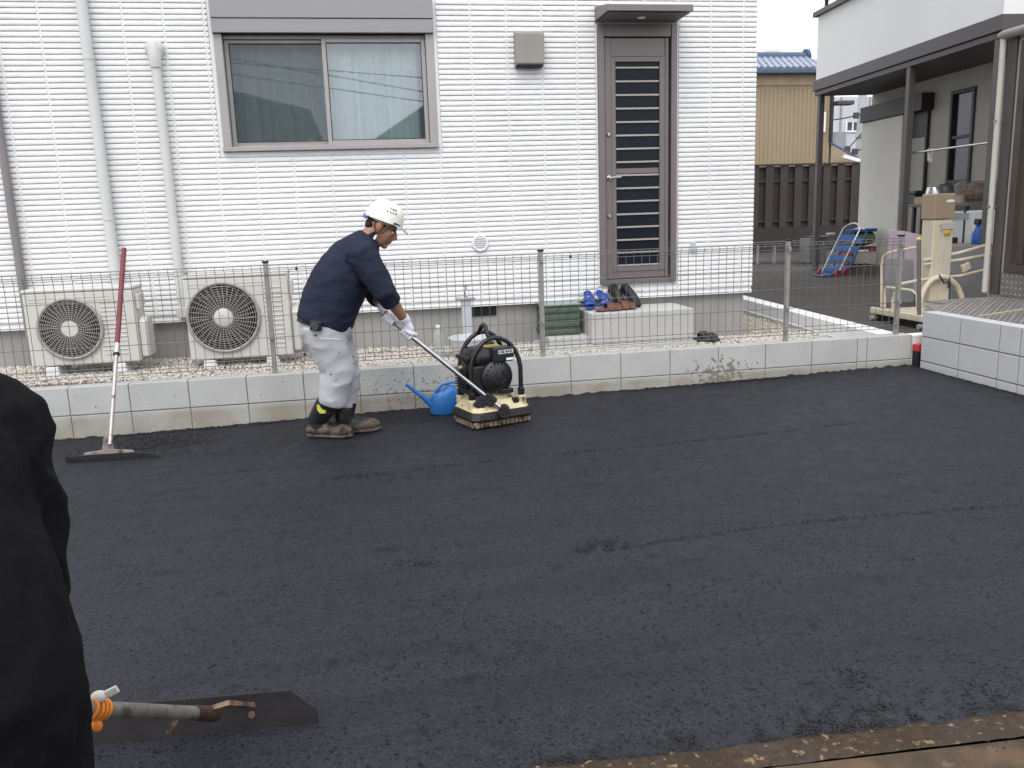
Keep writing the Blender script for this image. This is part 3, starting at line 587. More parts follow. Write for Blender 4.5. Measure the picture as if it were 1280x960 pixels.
# ================================================================== outdoor air conditioner units
rim_m = M('grille_rim', (.33, .31, .28), .5, var=.05)
def ac_unit(label, x0, wd, z0, ht, fy, fan, R, slots):
    """front at y=fy; fan: (dx, dz) of the fan centre from the lower-left front corner"""
    d = .27; gzv = gravz(x0, fy); t = thing('air_conditioner', label, 'air conditioner', (x0+wd/2, fy+d/2, gzv-.02), group='outdoor units along the white house')
    b = MB().bx(x0, x0+wd, fy, fy+d, z0, z0+ht-.012).build('casing', ac_cream, t, bevel=.014, segs=3)
    MB().bx(x0-.004, x0+wd+.004, fy-.006, fy+d+.004, z0+ht-.011, z0+ht+.014).build('top_panel', ac_cream, t, bevel=.008)
    # valve cover on the right flank
    MB().prism([(fy+.03, z0+.03), (fy+.03, z0+ht*.52), (fy+.07, z0+ht*.60), (fy+.22, z0+ht*.60), (fy+.24, z0+ht*.5), (fy+.24, z0+.03)], 'x', x0+wd+.001, x0+wd+.062).build('valve_cover', ac_cream, t, bevel=.012, segs=3)
    MB().prism([(fy+.02, z0+ht*.70), (fy+.02, z0+ht-.05), (fy+.2, z0+ht-.05), (fy+.2, z0+ht*.74)], 'x', x0+wd+.001, x0+wd+.028).build('grab_panel', ac_cream, t, bevel=.008)
    cx, cz = x0+fan[0], z0+fan[1]
    MB().lathe([(0, .0), (R*.98, .0), (R*.98, -.004), (0, -.004)], (cx, fy-.002, cz), rx, 40).build('fan_opening', M('fan_dark', (0.007, 0.0065, 0.008), .8, spec=.1) if 'fan_dark' not in bpy.data.materials else bpy.data.materials['fan_dark'], t)
    f = MB()
    for k in range(5):
        a0 = k*2*PI/5+.3; pts = [(cx+math.cos(a0+.18*s)*R*(.25+.13*s), fy-.0045-.002*(s % 2), cz+math.sin(a0+.18*s)*R*(.25+.13*s)) for s in range(5)]
        f.loft(pts, [.05*R/.2, .06*R/.2, .07*R/.2, .065*R/.2, .03], [.0015]*5, side=(0, 1, 0), n=8)
    f.build('fan_blades', black_plastic, t, smooth=50)
    g = MB()
    for r in np.linspace(R*.30, R*.97, 11): g.tube([(cx+r*math.cos(a), fy-.016-.006*(1-(r/R)**2), cz+r*math.sin(a)) for a in np.linspace(0, 2*PI, 48, endpoint=False)], .0015, 5, closed=True)
    ns = 36
    for k in range(ns):
        a = 2*PI*k/ns+.04; g.tube([(cx+r*math.cos(a+s*.10), fy-.017-.006*(1-(r/R)**2), cz+r*math.sin(a+s*.10)) for s, r in ((0, R*.27), (.5, R*.6), (1, R*.98))], .0021, 5)
    g.build('fan_grille', ac_grille, t, kind='stuff')
    MB().tube([(cx+R*1.0*math.cos(a), fy-.010, cz+R*1.0*math.sin(a)) for a in np.linspace(0, 2*PI, 56, endpoint=False)], .013, 8, closed=True).build('grille_rim', rim_m, t, smooth=60)
    MB().lathe([(0, .025), (R*.25, .025), (R*.27, .021), (R*.27, .014), (0, .014)], (cx, fy, cz), rx, 28).build('hub', ac_cream, t, smooth=40)
    sx0, sx1, n = slots; lv = MB().bx(-(sx1-sx0)/2, (sx1-sx0)/2, -.004, .002, -.004, .004).mesh('louvre'); lv.materials.append(ac_cream)
    for k in range(n):
        z = z0+ht-.10-k*(ht-.17)/(n-1)
        bevelled(piece(lv, 'louvre', t, (x0+(sx0+sx1)/2, fy-.001, z)), .002)
    for zz in (ht-.055, ht-.078): MB().bx(x0+.04, x0+wd-.16, fy-.003, fy+.001, z0+zz-.003, z0+zz+.003).build('groove_rib', ac_cream, t)
    for sx in (.14, wd-.16):
        o = MB().prism([(-.055, 0), (.055, 0), (.042, z0-.006-(gravz(x0, fy)-.03)), (-.042, z0-.006-(gravz(x0, fy)-.03))], 'y', fy-.01, fy+d+.02).build('foot_block', conc_white, t, bevel=.006)
        o.location = Vector((x0+sx, 0, gravz(x0, fy)-.03)); 
    MB().bx(x0+.10, x0+wd-.12, fy+.04, fy+d-.04, z0-.0055, z0-.0005).build('base_rail', M('rail_grey', (0.16, 0.16, 0.16), .5), t)
    hs = MB(); hs.tube([(x0+.0, fy+d-.02, z0+.05), (x0-.02, fy+d-.01, z0-.02), (x0-.06, fy+d+.02, gravz(x0, fy)), (x0-.08, fy+d, gravz(x0, fy)-.012)], .011, 8); hs.build('drain_hose', ac_cream, t, smooth=60)
    return t
ac_unit('smaller cream outdoor unit below the pale grey rain pipe', -4.000, .775, .078, .560, .53, (.305, .275), .222, (.53, .70, 13))
ac_unit('bigger cream outdoor unit beside the hose duct foot', -2.868, .770, .058, .635, .53, (.275, .322), .262, (.585, .72, 14))

# ================================================================== back step, shoes, tap
st = thing('door_step', 'two-level pale concrete step below the barred door', 'step', (.75, .7, gravz(.7, .7)))
MB().bx(.335, 1.235, .60, 1.105, -.02, .243).build('upper_step', conc, st, bevel=.008)
MB().bx(-.06, 1.225, .50, 1.10, -.12, -.022).build('lower_slab', conc, st, bevel=.006)
MB().bx(-.02, .333, .66, 1.10, -.0215, .045).build('side_slab', conc, st, bevel=.006)
def shoe(name, label, mat, x, y, z, ang, L=.27, kind='slipper', cat='slipper', group=None, mat2=None):
    t = thing(name, label, cat, (x, y, z), ang, group, off=(0, 0, 0)); h = L/2
    so_ = MB().loft([(-h, 0, .014), (-h*.85, 0, .014), (-h*.3, 0, .014), (h*.4, 0, .014), (h*.85, 0, .016), (h, 0, .018)], [.008, .014, .014, .014, .012, .006], [.015, .036, .034, .046, .038, .012], side=(0, 1, 0), n=16, p=2.6)
    so_.build('sole', mat, t, smooth=50)
    up = MB()
    if kind == 'slipper':
        for k in range(2): up.loft([(-.01+.06*k, -.050, .012), (.0+.06*k, -.040, .05-.006*k), (.01+.06*k, 0, .072-.012*k), (.0+.06*k, .040, .05-.006*k), (-.01+.06*k, .050, .012)], [.034]*5, [.005]*5, side=(0, 0, 1), n=10)
    else:
        up.loft([(-h*.92, 0, .035), (-h*.75, 0, .050), (-h*.2, 0, .052), (h*.4, 0, .040), (h*.95, 0, .026)], [.025, .045, .040, .032, .012], [.026, .036, .036, .046, .026], side=(0, 1, 0), n=16)
    up.build('upper', mat2 or mat, t, smooth=60)
    return t
blue_m = M('slipper_blue', (0.008, 0.045, 0.24), .55, var=.15, vs=25); red_m = M('slipper_print', (0.010, 0.055, 0.26), .55, var=.2, vs=40, dirt=((.55, .25, .3), 45, .62, .66))
brown_m = M('sandal_brown', (0.128, 0.0496, 0.0304), .65, var=.25, vs=30); blk_m = M('shoe_black', (0.0112, 0.0112, 0.0128), .55, var=.3, vs=20)
zt_ = .2435
for x, a in ((.400, -98), (.525, -84)):
    s_ = shoe('slipper', 'blue printed slipper propped up at the edge of the step', blue_m, x, .93, zt_+.10, rad(a), .25, mat2=red_m, group='blue slippers on the step'); s_.rotation_euler = (0, rad(35), rad(a)); s_.location.z = zt_+.068
shoe('sandal', 'brown leather sandal at the front of the step', brown_m, .52, .715, zt_, rad(15), .25, cat='sandal', group='brown sandals on the step')
shoe('sandal', 'brown leather sandal at the front of the step', brown_m, .66, .755, zt_, rad(10), .25, cat='sandal', group='brown sandals on the step')
for k, (x, y, a) in enumerate(((.665, .985, -75), (.775, .95, -62))):
    s_ = shoe('shoe', 'black shoe propped up behind the brown sandals', blk_m, x, y, zt_+.09, rad(a), .27, 'shoe', 'shoe', 'black shoes on the step'); s_.rotation_euler = (0, rad(34), rad(a)); s_.location.z = zt_+.068
shoe('sandal', 'black sandal lying on the gravel beside the step', blk_m, 1.345, .60, gravz(1.3, .6)+.006, rad(-8), .25, cat='sandal', group='black sandals on the gravel')
shoe('sandal', 'black sandal lying on the gravel beside the step', blk_m, 1.355, .71, gravz(1.3, .7)+.006, rad(2), .25, cat='sandal', group='black sandals on the gravel')
# green plastic crate behind the fence post
gcm = M('crate_green', (0.068, 0.1, 0.068), .5, var=.15, vs=14, spec=.4); gcl = M('crate_lid', (0.24, 0.288, 0.272), .5)
cr = thing('storage_crate', 'translucent green storage crate standing beside the step', 'crate', (.13, .95, .046))
MB().bx(-.035, .285, .80, 1.095, .047, .055).build('base', gcm, cr); 
for k in range(4): MB().bx(-.04+.004*k, .29-.004*k, .795, 1.10, .056+.062*k, .056+.062*k+.040).build('rib_band', gcm, cr, bevel=.008)
MB().bx(-.028, .278, .806, 1.098, .0555, .298).build('tub', gcm, cr)
MB().bx(-.045, .295, .79, 1.101, .301, .318).build('lid', gcl, cr, bevel=.006)
# standpipe with tap
tx = -.69; ty = .80; tp = thing('standpipe', 'pale grey water standpipe with a steel tap on top', 'tap', (tx, ty, gravz(tx, ty)-.02))
spm = M('standpipe_grey', (0.48, 0.496, 0.512), .5, var=.03)
MB().bx(tx-.040, tx+.040, ty-.040, ty+.040, gravz(tx, ty)-.03, .415).build('column', spm, tp, bevel=.010, segs=3)
MB().bx(tx-.085, tx+.075, ty-.055, ty+.055, .395, .412).build('shelf', galv, tp, bevel=.006)
tf = MB(); tf.tube([(tx, ty, .41), (tx, ty, .455), (tx, ty-.02, .475), (tx, ty-.06, .475), (tx, ty-.085, .46), (tx, ty-.088, .43)], [.014, .014, .015, .013, .012, .011], 10); tf.build('tap', steel, tp, smooth=50)
MB().tube([(tx, ty-.01, .48), (tx, ty-.01, .505)], .007, 8).box((tx, ty-.01, .508), (.055, .012, .010)).build('tap_lever', steel, tp, smooth=40)
# white wash basin on the ground under the tap
wbx, wby = -.70, .47; wb = thing('wash_basin', 'white plastic wash basin under the standpipe', 'basin', (wbx, wby, gravz(wbx, wby)))
MB().lathe([(0, .012), (.14, .012), (.152, .03), (.175, .15), (.185, .152), (.185, .165), (.168, .165), (.148, .03), (.13, .022), (0, .022)], (wbx, wby, gravz(wbx, wby)-.008), None, 36).build('bowl', M('basin_white', (0.592, 0.608, 0.616), .4, var=.03), wb, smooth=45)
# clear plastic bottle
bx_, by_ = -.965, .45; bt = thing('plastic_bottle', 'clear plastic bottle with white cap on the gravel', 'bottle', (bx_, by_, gravz(bx_, by_)))
clr = M('bottle_plastic', (0.496, 0.528, 0.504), .25, var=.1, vs=30, spec=.5); clr.node_tree.nodes['Principled BSDF'].inputs['Alpha'].default_value = .42
MB().lathe([(0, 0), (.040, 0), (.045, .01), (.045, .07), (.042, .08), (.045, .09), (.045, .17), (.036, .20), (.015, .232), (.014, .245), (0, .245)], (bx_, by_, gravz(bx_, by_)), None, 24).build('body', clr, bt, smooth=50)
MB().lathe([(0, .240), (.017, .240), (.017, .262), (0, .262)], (bx_, by_, gravz(bx_, by_)), None, 20).build('cap', white_trim, bt, smooth=40)

# ================================================================== neighbour's house on the right
def turned(name, label, cat, n, u, z, group=None): return thing(name, label, cat, (*(HN*n+HU*u), z), -TH, group, off=(n, u, z))
nh_shaded_cream = M('neighbour_shaded_cream', (0.37, 0.35, 0.305), .85, var=.035, vs=2, bump=.25, bs=160, spec=.2)  # cream darkened: shade under the porch overhang is put into the colour
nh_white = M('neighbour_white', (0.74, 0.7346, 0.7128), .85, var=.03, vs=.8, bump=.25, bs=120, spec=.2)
br_d = M('trim_brown', (0.068, 0.058, 0.060), .5, var=.06, vs=3); br_dd = M('trim_dark', (0.028, 0.024, 0.024), .5, var=.1); br_g = M('pillar_brown', (0.080, 0.069, 0.066), .5, var=.08, vs=3)
nb = turned('neighbour_house', 'cream neighbour house with brown fascia and pillared porch', 'house', 6.3, 5.5, -.02)
U0, U1, N0, NW = 2.97, 7.66, 5.30, 6.32
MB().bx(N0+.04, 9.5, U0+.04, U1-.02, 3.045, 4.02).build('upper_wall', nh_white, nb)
MB().bx(N0, 9.6, U0, U1, 2.875, 3.042).build('fascia', br_d, nb, bevel=.006)
MB().bx(N0+.025, 9.6, U0+.025, U1-.025, 2.800, 2.868).build('beam', br_d, nb, bevel=.004)
MB().bx(N0-.02, 9.6, U0-.02, U1+.06, 4.022, 4.10).build('parapet_cap', br_d, nb, bevel=.006)
rf = MB().bx(N0+.02, N0+.7, U1-.5, U1+.12, 4.30, 4.34); rf.bx(N0+.12, N0+.17, U1-.1, U1-.05, 4.10, 4.30); rf.bx(N0+.5, N0+.55, U1-.1, U1-.05, 4.10, 4.30); rf.build('rail_top', br_d, nb, bevel=.004)
for n_, u_ in ((N0+.075, 7.50), (N0+.075, 4.86), (N0+.075, 3.07)):
    MB().bx(n_-.043, n_+.043, u_-.043, u_+.043, -.03, 2.80).build('pillar', br_g, nb, bevel=.005)
wn_ = (*sorted((onN(1191, 116, NW)[1], onN(1213, 228, NW)[1])), 1.29, 2.55)
wm = MB()
for (a, b, c, d) in cells(U0+.1, U1, -.03, 2.80, [wn_]): wm.bx(NW, NW+.15, a, b, c, d)
wm.build('porch_wall', nh_shaded_cream, nb)
bxs(nb, 'wall_joint', found, (NW-.003, NW, U0+.1, U1, 2.735, 2.742), bevel=0)
MB().bx(NW+.151, 9.4, U1-.16, U1-.01, -.03, 2.80).build('end_wall', nh_shaded_cream, nb); MB().bx(NW, 9.4, U0+.0, U0+.099, -.03, 2.8).build('side_wall', nh_shaded_cream, nb)
a, b, c, d = wn_; nwf = bxs(nb, 'window', br_dd, (NW-.03, NW+.05, a, a+.05, c, d), (NW-.03, NW+.05, b-.05, b, c, d), (NW-.028, NW+.05, a+.051, b-.051, c, c+.05), (NW-.028, NW+.05, a+.051, b-.051, d-.05, d), (NW-.015, NW+.05, a+.051, b-.051, (c+d)/2-.02, (c+d)/2+.02))
MB().bx(NW+.02, NW+.026, a+.05, b-.05, c+.05, d-.05).build('pane', M('neighbour_pane', (0.0128, 0.0144, 0.0176), .15), nwf)
# shutter box, sliding storm door and dark door behind the middle pillar
s0 = onN(1162, 95, NW-.1)[1]
bxs(nb, 'shutter_case', br_dd, (NW-.20, NW-.002, s0, U1-.01, 2.36, 2.60), bevel=.006)
d0 = onN(1157, 200, NW-.04)[1]; d1 = onN(1142, 200, NW-.04)[1]
pdoor = bxs(nb, 'porch_door', br_dd, (NW-.05, NW-.002, d0, d0+.04, .02, 2.355), (NW-.05, NW-.002, d1+.10, d1+.14, .02, 2.355), (NW-.05, NW-.002, d0+.041, d1+.099, 2.0, 2.355))
bxs(pdoor, 'leaf', nh_shaded_cream, (NW-.03, NW-.004, d0+.041, d1+.099, .03, 1.999))
bxs(nb, 'storm_panel', M('storm_cream', (.60, .58, .52), .8, var=.03), (NW-.16, NW-.06, d1+.16, U1-.015, .02, 2.355), bevel=.006)
# drying pole on brackets
pa = onN(1134, 192, 5.42); pb = onN(1238, 178, 5.42)
dp = turned('laundry_pole', 'thin steel laundry pole under the porch fascia', 'pole', 5.42, pa[1], pa[2])
MB().cyl((N0+.13, pa[1]-.12, pa[2]), (N0+.13, pb[1], pb[2]), .014, n=10).build('pole', steel, dp, smooth=40)
hp = onN(1160, 187, N0+.13); pg = turned('peg_cloth', 'small white cloth pegged on the laundry pole', 'cloth', hp[0], hp[1], hp[2]-.18)
cmb = MB()
cmb.rings([[(hp[0]+.018*math.sin(k*1.3)+.017, hp[1]-.08+.02*k, hp[2]+.012), (hp[0]+.018*math.sin(k*1.3)+.021, hp[1]-.08+.02*k, hp[2]+.012), (hp[0]+.02*math.sin(k*1.1+1)+.021, hp[1]-.075+.018*k, hp[2]-.13-.02*(k % 3)), (hp[0]+.02*math.sin(k*1.1+1)+.017, hp[1]-.075+.018*k, hp[2]-.13-.02*(k % 3))] for k in range(8)])
cmb.build('cloth', M('cloth_print', (0.48, 0.464, 0.456), .9, var=.35, vs=30), pg, smooth=60)

# front room with sliding window on the deck
FX = 4.25
fr_ = thing('front_room', 'cream wing of the neighbour house with brown sliding window above the deck', 'house', (FX+1, -.5, .2))
sw = (-2.4, .62, .415, 2.40)
wm = MB()
for (a, b, c, d) in cells(-3.6, .80, -.3, 2.46, [sw]): wm.bx(FX, FX+.14, a, b, c, d)
wm.bx(FX+.141, 8.5, .66, .80, -.3, 2.46); wm.build('wall', nh_shaded_cream, fr_)
MB().bx(FX-.02, FX+.05, .70, .815, .2, 2.45).build('corner_board', br_g, fr_, bevel=.004)
MB().prism([(FX-.03, 2.475), (FX-.03, 2.52), (8.4, 2.79), (8.4, 2.70), (FX+.2, 2.475)], 'y', -3.8, .84).build('lean_to_roof', br_d, fr_, bevel=.004)
MB().loft([(FX-.075, .86, 2.485), (FX-.075, .80, 2.48), (FX-.075, -3.9, 2.48)], [.020, .042, .042], [.020, .042, .042], side=(1, 0, 0), n=12).build('gutter', M('gutter_taupe', (0.208, 0.184, 0.172), .5), fr_, smooth=50)
dpx = FX-.075
gp = MB(); gp.tube([(dpx, .80, 2.47), (dpx, .80, 1.2), (dpx, .80, .22)], .026, 12); gp.build('downpipe', M('downpipe_ivory', (0.48, 0.472, 0.416), .45, var=.04), fr_, smooth=50)
for z in (1.0, 1.75): MB().bx(dpx-.03, FX+.0, .785, .815, z-.012, z+.012).build('pipe_clip', galv, fr_)
a, b, c, d = sw; swn = bxs(fr_, 'sliding_window', M('sash_bronze', (0.076, 0.0624, 0.0528), .45, metal=.3), (FX-.05, FX+.10, b-.075, b, c, d), (FX-.05, FX+.10, a, a+.07, c, d), (FX-.07, FX+.10, a+.071, b-.076, c, c+.07), (FX-.05, FX+.10, a+.071, b-.076, d-.08, d), (FX-.02, FX+.02, b-.175, b-.11, c+.072, d-.082), (FX-.02, FX+.02, -.75, -.68, c+.072, d-.082), bevel=.004)
MB().bx(FX, FX+.006, a+.08, b-.178, c+.08, d-.09).build('pane', M('room_glass', (0.056, 0.064, 0.068), .08, spec=.6), swn)
MB().bx(FX+.012, FX+.016, a+.08, b-.10, c+.3, 1.15).build('inner_paper', white_trim, swn)
# chequer plate deck
plate = M('chequer_plate', (0.24, 0.228, 0.216), .42, metal=.55, var=.12, vs=6, dirt=((.17, .15, .13), 8, .55, .75))
plate_l = M('chequer_stud', (0.416, 0.4, 0.376), .35, metal=.6, var=.08)
dk = thing('plate_deck', 'chequer plate deck behind the clean block wall', 'deck', (3.6, -1.2, -.02))
MB().prism([(3.018, -.10), (3.235, .34), (3.44, .345), (3.44, .645), (FX-.005, .66), (FX-.005, -3.6), (3.018, -3.6)], 'z', -.35, .185).build('slab', conc, dk)
MB().prism([(3.018, -.105), (3.230, .33), (3.435, .335), (3.435, .635), (FX-.03, .64), (FX-.03, -3.6), (3.018, -3.6)], 'z', .1855, .193).build('plate', plate, dk)
def studs(name, parent, gen, mat):
    V = []; F = []
    for (o, e1, e2, nn) in gen:
        k = len(V); o, e1, e2, nn = map(np.array, (o, e1, e2, nn)); V += list(o+np.array([-e1*.8, -e2*.55, e1*.8, e2*.55])); V += list(o+nn+np.array([-e1*.5, -e2*.35, e1*.5, e2*.35]))
        F += [(k+4, k+5, k+6, k+7)]+[(k+i, k+(i+1) % 4, k+4+(i+1) % 4, k+4+i) for i in range(4)]
    return bulk(name, np.array(V), np.array(F), mat, parent, 'stuff')
def deck_studs():
    p = .054
    for i in range(0, 23):
        for j in range(-42, 13):
            x = 3.04+i*p; y = j*p
            if y > -.13+(x-3.018)*2.0 or (x < 3.46 and y > .31) or y > .60 or x > FX-.05 or y < -2.2: continue
            a = .5 if (i+j) % 2 else -.5; e = np.array([math.cos(a), math.sin(a), 0])*.022; yield ((x, y, .193), e, np.array([-e[1], e[0], 0]), (0, 0, .003))
studs('deck_studs', dk, deck_studs(), plate_l)
pa = onZ(1226, 395, .2); pb = onZ(1300, 383, .2)
MB().tube([(pa[0], pa[1], .198), (pb[0], pb[1], .198)], .009, 6).build('seam_strip', M('seam_cream', (0.44, 0.376, 0.256), .6), dk)
kp = bxs(fr_, 'kick_plate', plate, (FX-.035, FX-.006, -2.4, .66, .194, .41), bevel=.002)
def kick_studs():
    for i in range(54):
        for j in range(4):
            a = .5 if (i+j) % 2 else -.5; e = np.array([0, math.cos(a), math.sin(a)])*.022; yield ((FX-.035, .63-i*.054, .222+j*.054), e, np.array([0, -e[2], e[1]]), (-.003, 0, 0))
studs('kick_studs', kp, kick_studs(), plate_l)

# ================================================================== wheelchair lift beside the deck
beige = M('lift_beige', (0.532, 0.475, 0.361), .45, var=.06, vs=8, dirt=((.30, .24, .16), 9, .62, .8)); taupe_box = M('lift_box', (0.288, 0.224, 0.152), .55, var=.06)
LY = 1.10
lf_ = thing('wheelchair_lift', 'beige wheelchair lift with tube rails next to the deck', 'lift', (3.7, .75, -.02))
P = lambda u, v, y=LY: onY(u, v, y)
def T(name, pts, r, mat=beige, n=8):
    return MB().tube(pts, r, n).build(name, mat, lf_, smooth=60)
cb = P(1172, 376); cxm = cb[0]; 
MB().bx(cxm-.105, cxm+.085, LY-.02, LY+.16, -.03, .895).build('mast', beige, lf_, bevel=.012, segs=3)
MB().bx(cxm-.02, cxm+.09, LY-.035, LY-.021, .12, .86).build('mast_cover', M('mast_pale', (0.496, 0.464, 0.384), .45, var=.04), lf_, bevel=.006)
MB().bx(cxm-.115, cxm+.10, LY-.03, LY+.17, .897, 1.135).build('top_box', taupe_box, lf_, bevel=.010)
MB().ell((cxm+.045, LY-.032, 1.06), (.045, .006, .016), n=16).build('badge', M('badge_white', (0.56, 0.6, 0.64), .4), lf_)
MB().bx(cxm-.04, cxm+.10, LY-.045, LY-.036, .80, .865).build('label_plate', M('label_grey', (0.4, 0.4, 0.384), .5), lf_, bevel=.004)
MB().ell((cxm+.02, LY-.048, .775), (.042, .004, .024), n=16).build('yellow_sticker', M('sticker_yellow', (0.576, 0.336, 0.032), .5), lf_)
MB().bx(3.263, 3.431, .36, LY+.02, .035, .075).bx(3.432, 4.16, .67, LY+.02, .035, .075).build('platform', beige, lf_, bevel=.006)
def lift_studs():
    for i in range(21):
        for j in range(16):
            if 3.29+i*.042 > 3.41 and .40+j*.042 < .69: continue
            a = .5 if (i+j) % 2 else -.5; e = np.array([math.cos(a), math.sin(a), 0])*.016; yield ((3.29+i*.042, .40+j*.042, .075), e, np.array([-e[1], e[0], 0]), (0, 0, .003))
studs('platform_studs', lf_, lift_studs(), plate_l)
MB().bx(3.27, 3.43, .38, LY, -.026, .033).bx(3.4305, 4.14, .675, LY, -.026, .033).build('skirt', black_plastic, lf_)
for y in (.37, LY-.02): MB().cyl((3.20, y, .0), (3.30, y, .0), .024, n=12).build('wheel', M('wheel_grey', (0.32, 0.32, 0.32), .5), lf_, smooth=40)
MB().bx(3.215, 3.262, .34, LY+.02, .040, .098).build('side_sill', beige, lf_, bevel=.008)
# rear rails
T('upper_rail', [P(1153, 326), P(1200, 316), P(1242, 304), P(1247, 308), P(1246, 314), P(1240, 318), P(1200, 325), P(1153, 331)], .017)
T('middle_rail', [P(1126, 355), P(1150, 350), P(1200, 345), P(1232, 337), P(1236, 339), P(1237, 346), P(1236, 374)], .015)
ar = [P(1150+27+27*math.cos(PI-k*PI/14), 386-40*math.sin(k*PI/14), LY-.04) for k in range(15)]
T('arch', [P(1148, 392, LY-.04)]+ar, .026, n=10)
MB().box(P(1173, 336), (.10, .03, .08), Matrix.Rotation(.5, 3, 'Y')).build('bracket', beige, lf_, bevel=.004); MB().box(P(1207, 334), (.09, .03, .07), Matrix.Rotation(-.4, 3, 'Y')).build('bracket', beige, lf_, bevel=.004)
T('cable', [P(1174, 344, LY-.06), P(1180, 354, LY-.08), P(1186, 352, LY-.07), P(1187, 346, LY-.06), P(1186, 360, LY-.06)], .008, black_plastic)
# gate on the near-left flank
GX = 3.24; G = lambda u, v: onX(u, v, GX)
T('gate_post', [G(1149, 402), G(1148.5, 300)], .017, M('gate_dark', (0.112, 0.104, 0.092), .5), 10); MB().ell(G(1148.5, 299), (.02, .02, .018)).build('post_tip', M('tip_yellow', (0.576, 0.44, 0.08), .5), lf_, smooth=60)
T('gate_hoop', [G(1102, 384), G(1102, 332), G(1104, 322), G(1109, 317), G(1120, 314), G(1148, 309)], .013)
T('gate_rail', [G(1106, 385), G(1106, 361), G(1109, 359), G(1118, 360), G(1140, 363), G(1146, 368), G(1147, 388)], .012)
T('gate_arch', [G(1116, 388), G(1116, 375), G(1119, 366), G(1124, 362)], .015)

# ================================================================== things in the neighbour's porch
def sheet(name, label, cat, mat, pts, thick, group=None):
    """upright board through four points (world), given thickness"""
    A, B, C_, D = [Vector(p) for p in pts]; n = (B-A).cross(D-A).normalized()*thick
    t = thing(name, label, cat, tuple((A+B)/2), group=group)
    MB().add([A, B, C_, D, A+n, B+n, C_+n, D+n], [(0, 1, 2, 3), (7, 6, 5, 4), (0, 4, 5, 1), (1, 5, 6, 2), (2, 6, 7, 3), (3, 7, 4, 0)]).build('board', mat, t, bevel=.004); return t
pinkm = M('foam_pink', (0.48, 0.392, 0.448), .8, var=.05)
yz = -.028
def foot(u, v): p = onZ(u, v, yz); return p
def up(base, u, v):
    """point above base (same distance) seen at pixel u,v"""
    p = onY(u, v, base[1]); return (p[0], p[1], p[2])
def board_at(name, label, cat, mat, uL, uR, vb, vtL, vtR, Y, thick=.03):
    a = onY(uL, vb, Y); b = onY(uR, vb, Y); return sheet(name, label, cat, mat, [(a[0], Y, yz), (b[0], Y, yz), onY(uR, vtR, Y), onY(uL, vtL, Y)], thick)
board_at('foam_board', 'pink foam board leaning left of the porch pillar', 'board', pinkm, 1109, 1129, 372, 287, 289, 3.3)
board_at('foam_board', 'notched pink foam board right of the porch pillar', 'board', pinkm, 1129.5, 1151, 372, 289, 294, 3.2)
sht = M('plastic_sheet', (0.264, 0.268, 0.28), .5, var=.10, vs=3, bump=.4, bs=14)
board_at('panel', 'grey plastic panel standing in front of the pink foam', 'panel', sht, 1104, 1140, 378, 322, 324, 2.3)
board_at('panel', 'grey plastic panel behind the lift rails', 'panel', sht, 1188, 1241, 380, 306, 309, 2.2)
# worktop with clutter
ct = turned('worktop', 'long narrow worktop along the porch wall', 'table', 5.95, 5.2, -.025)
WU = onN(1137, 255, 5.72)[1]
MB().bx(5.72, 6.25, 4.0, WU, .985, 1.03).build('top', M('worktop_brown', (0.12, 0.108, 0.092), .6, var=.1), ct, bevel=.006)
for n_, u_ in ((5.76, 4.06), (5.76, WU-.06), (6.2, 4.06), (6.2, WU-.06)): MB().bx(n_-.022, n_+.022, u_-.022, u_+.022, -.025, .984).build('leg', br_dd, ct)
wood = M('tray_wood', (0.336, 0.272, 0.184), .7, var=.1)
tr0 = onN(1146, 250, 5.80)[1]; tr1 = onN(1205, 244, 5.80)[1]
ty_ = turned('wooden_tray', 'shallow pale wooden tray on the worktop', 'tray', 5.95, (tr0+tr1)/2, 1.03)
for q in ((5.76, 5.78, tr1, tr0, 1.031, 1.115), (6.10, 6.12, tr1, tr0, 1.031, 1.115), (5.781, 6.099, tr1, tr1+.02, 1.031, 1.115), (5.781, 6.099, tr0-.02, tr0, 1.031, 1.115)): MB().bx(*q).build('side', wood, ty_)
MB().bx(5.761, 6.119, tr1+.001, tr0-.001, 1.1155, 1.125).build('lid', wood, ty_)
def topping(u, v, n=5.9): return onN(u, v, n)
p = topping(1168, 243); bw = turned('steel_bowl', 'shiny steel bowl upside down on the tray', 'bowl', p[0], p[1], 1.125)
MB().lathe([(0, .0), (.125, .0), (.125, .006), (.10, .12), (.095, .125), (0, .125)], (p[0], p[1], 1.1255), None, 26).build('bowl', steel, bw, smooth=40)
p = topping(1181, 243, 6.05); bw = turned('grey_pot', 'dull grey domed pot behind the steel bowl', 'pot', p[0], p[1], 1.125)
MB().lathe([(0, 0), (.12, 0), (.13, .06), (.11, .13), (.06, .165), (0, .17)], (p[0], p[1], 1.1255), None, 26).build('pot', M('pot_grey', (0.104, 0.108, 0.112), .45, metal=.4), bw, smooth=60)
p = topping(1146, 247, 6.0); bx2 = turned('tool_case', 'dark green plastic tool case on the worktop end', 'case', p[0], p[1], 1.03)
grn = M('case_green', (0.0144, 0.036, 0.036), .45, var=.1)
MB().bx(p[0]-.16, p[0]+.16, p[1]-.22, p[1]+.16, 1.031, 1.165).build('case', grn, bx2, bevel=.01); MB().bx(p[0]-.17, p[0]+.17, p[1]-.25, p[1]+.17, 1.166, 1.215).build('lid', M('case_lid', (0.016, 0.024, 0.028), .45), bx2, bevel=.008)
p = topping(1222, 248, 5.95); wk = turned('wire_basket', 'wire basket with a brown jug inside on the worktop', 'basket', p[0], p[1], 1.03)
g = MB()
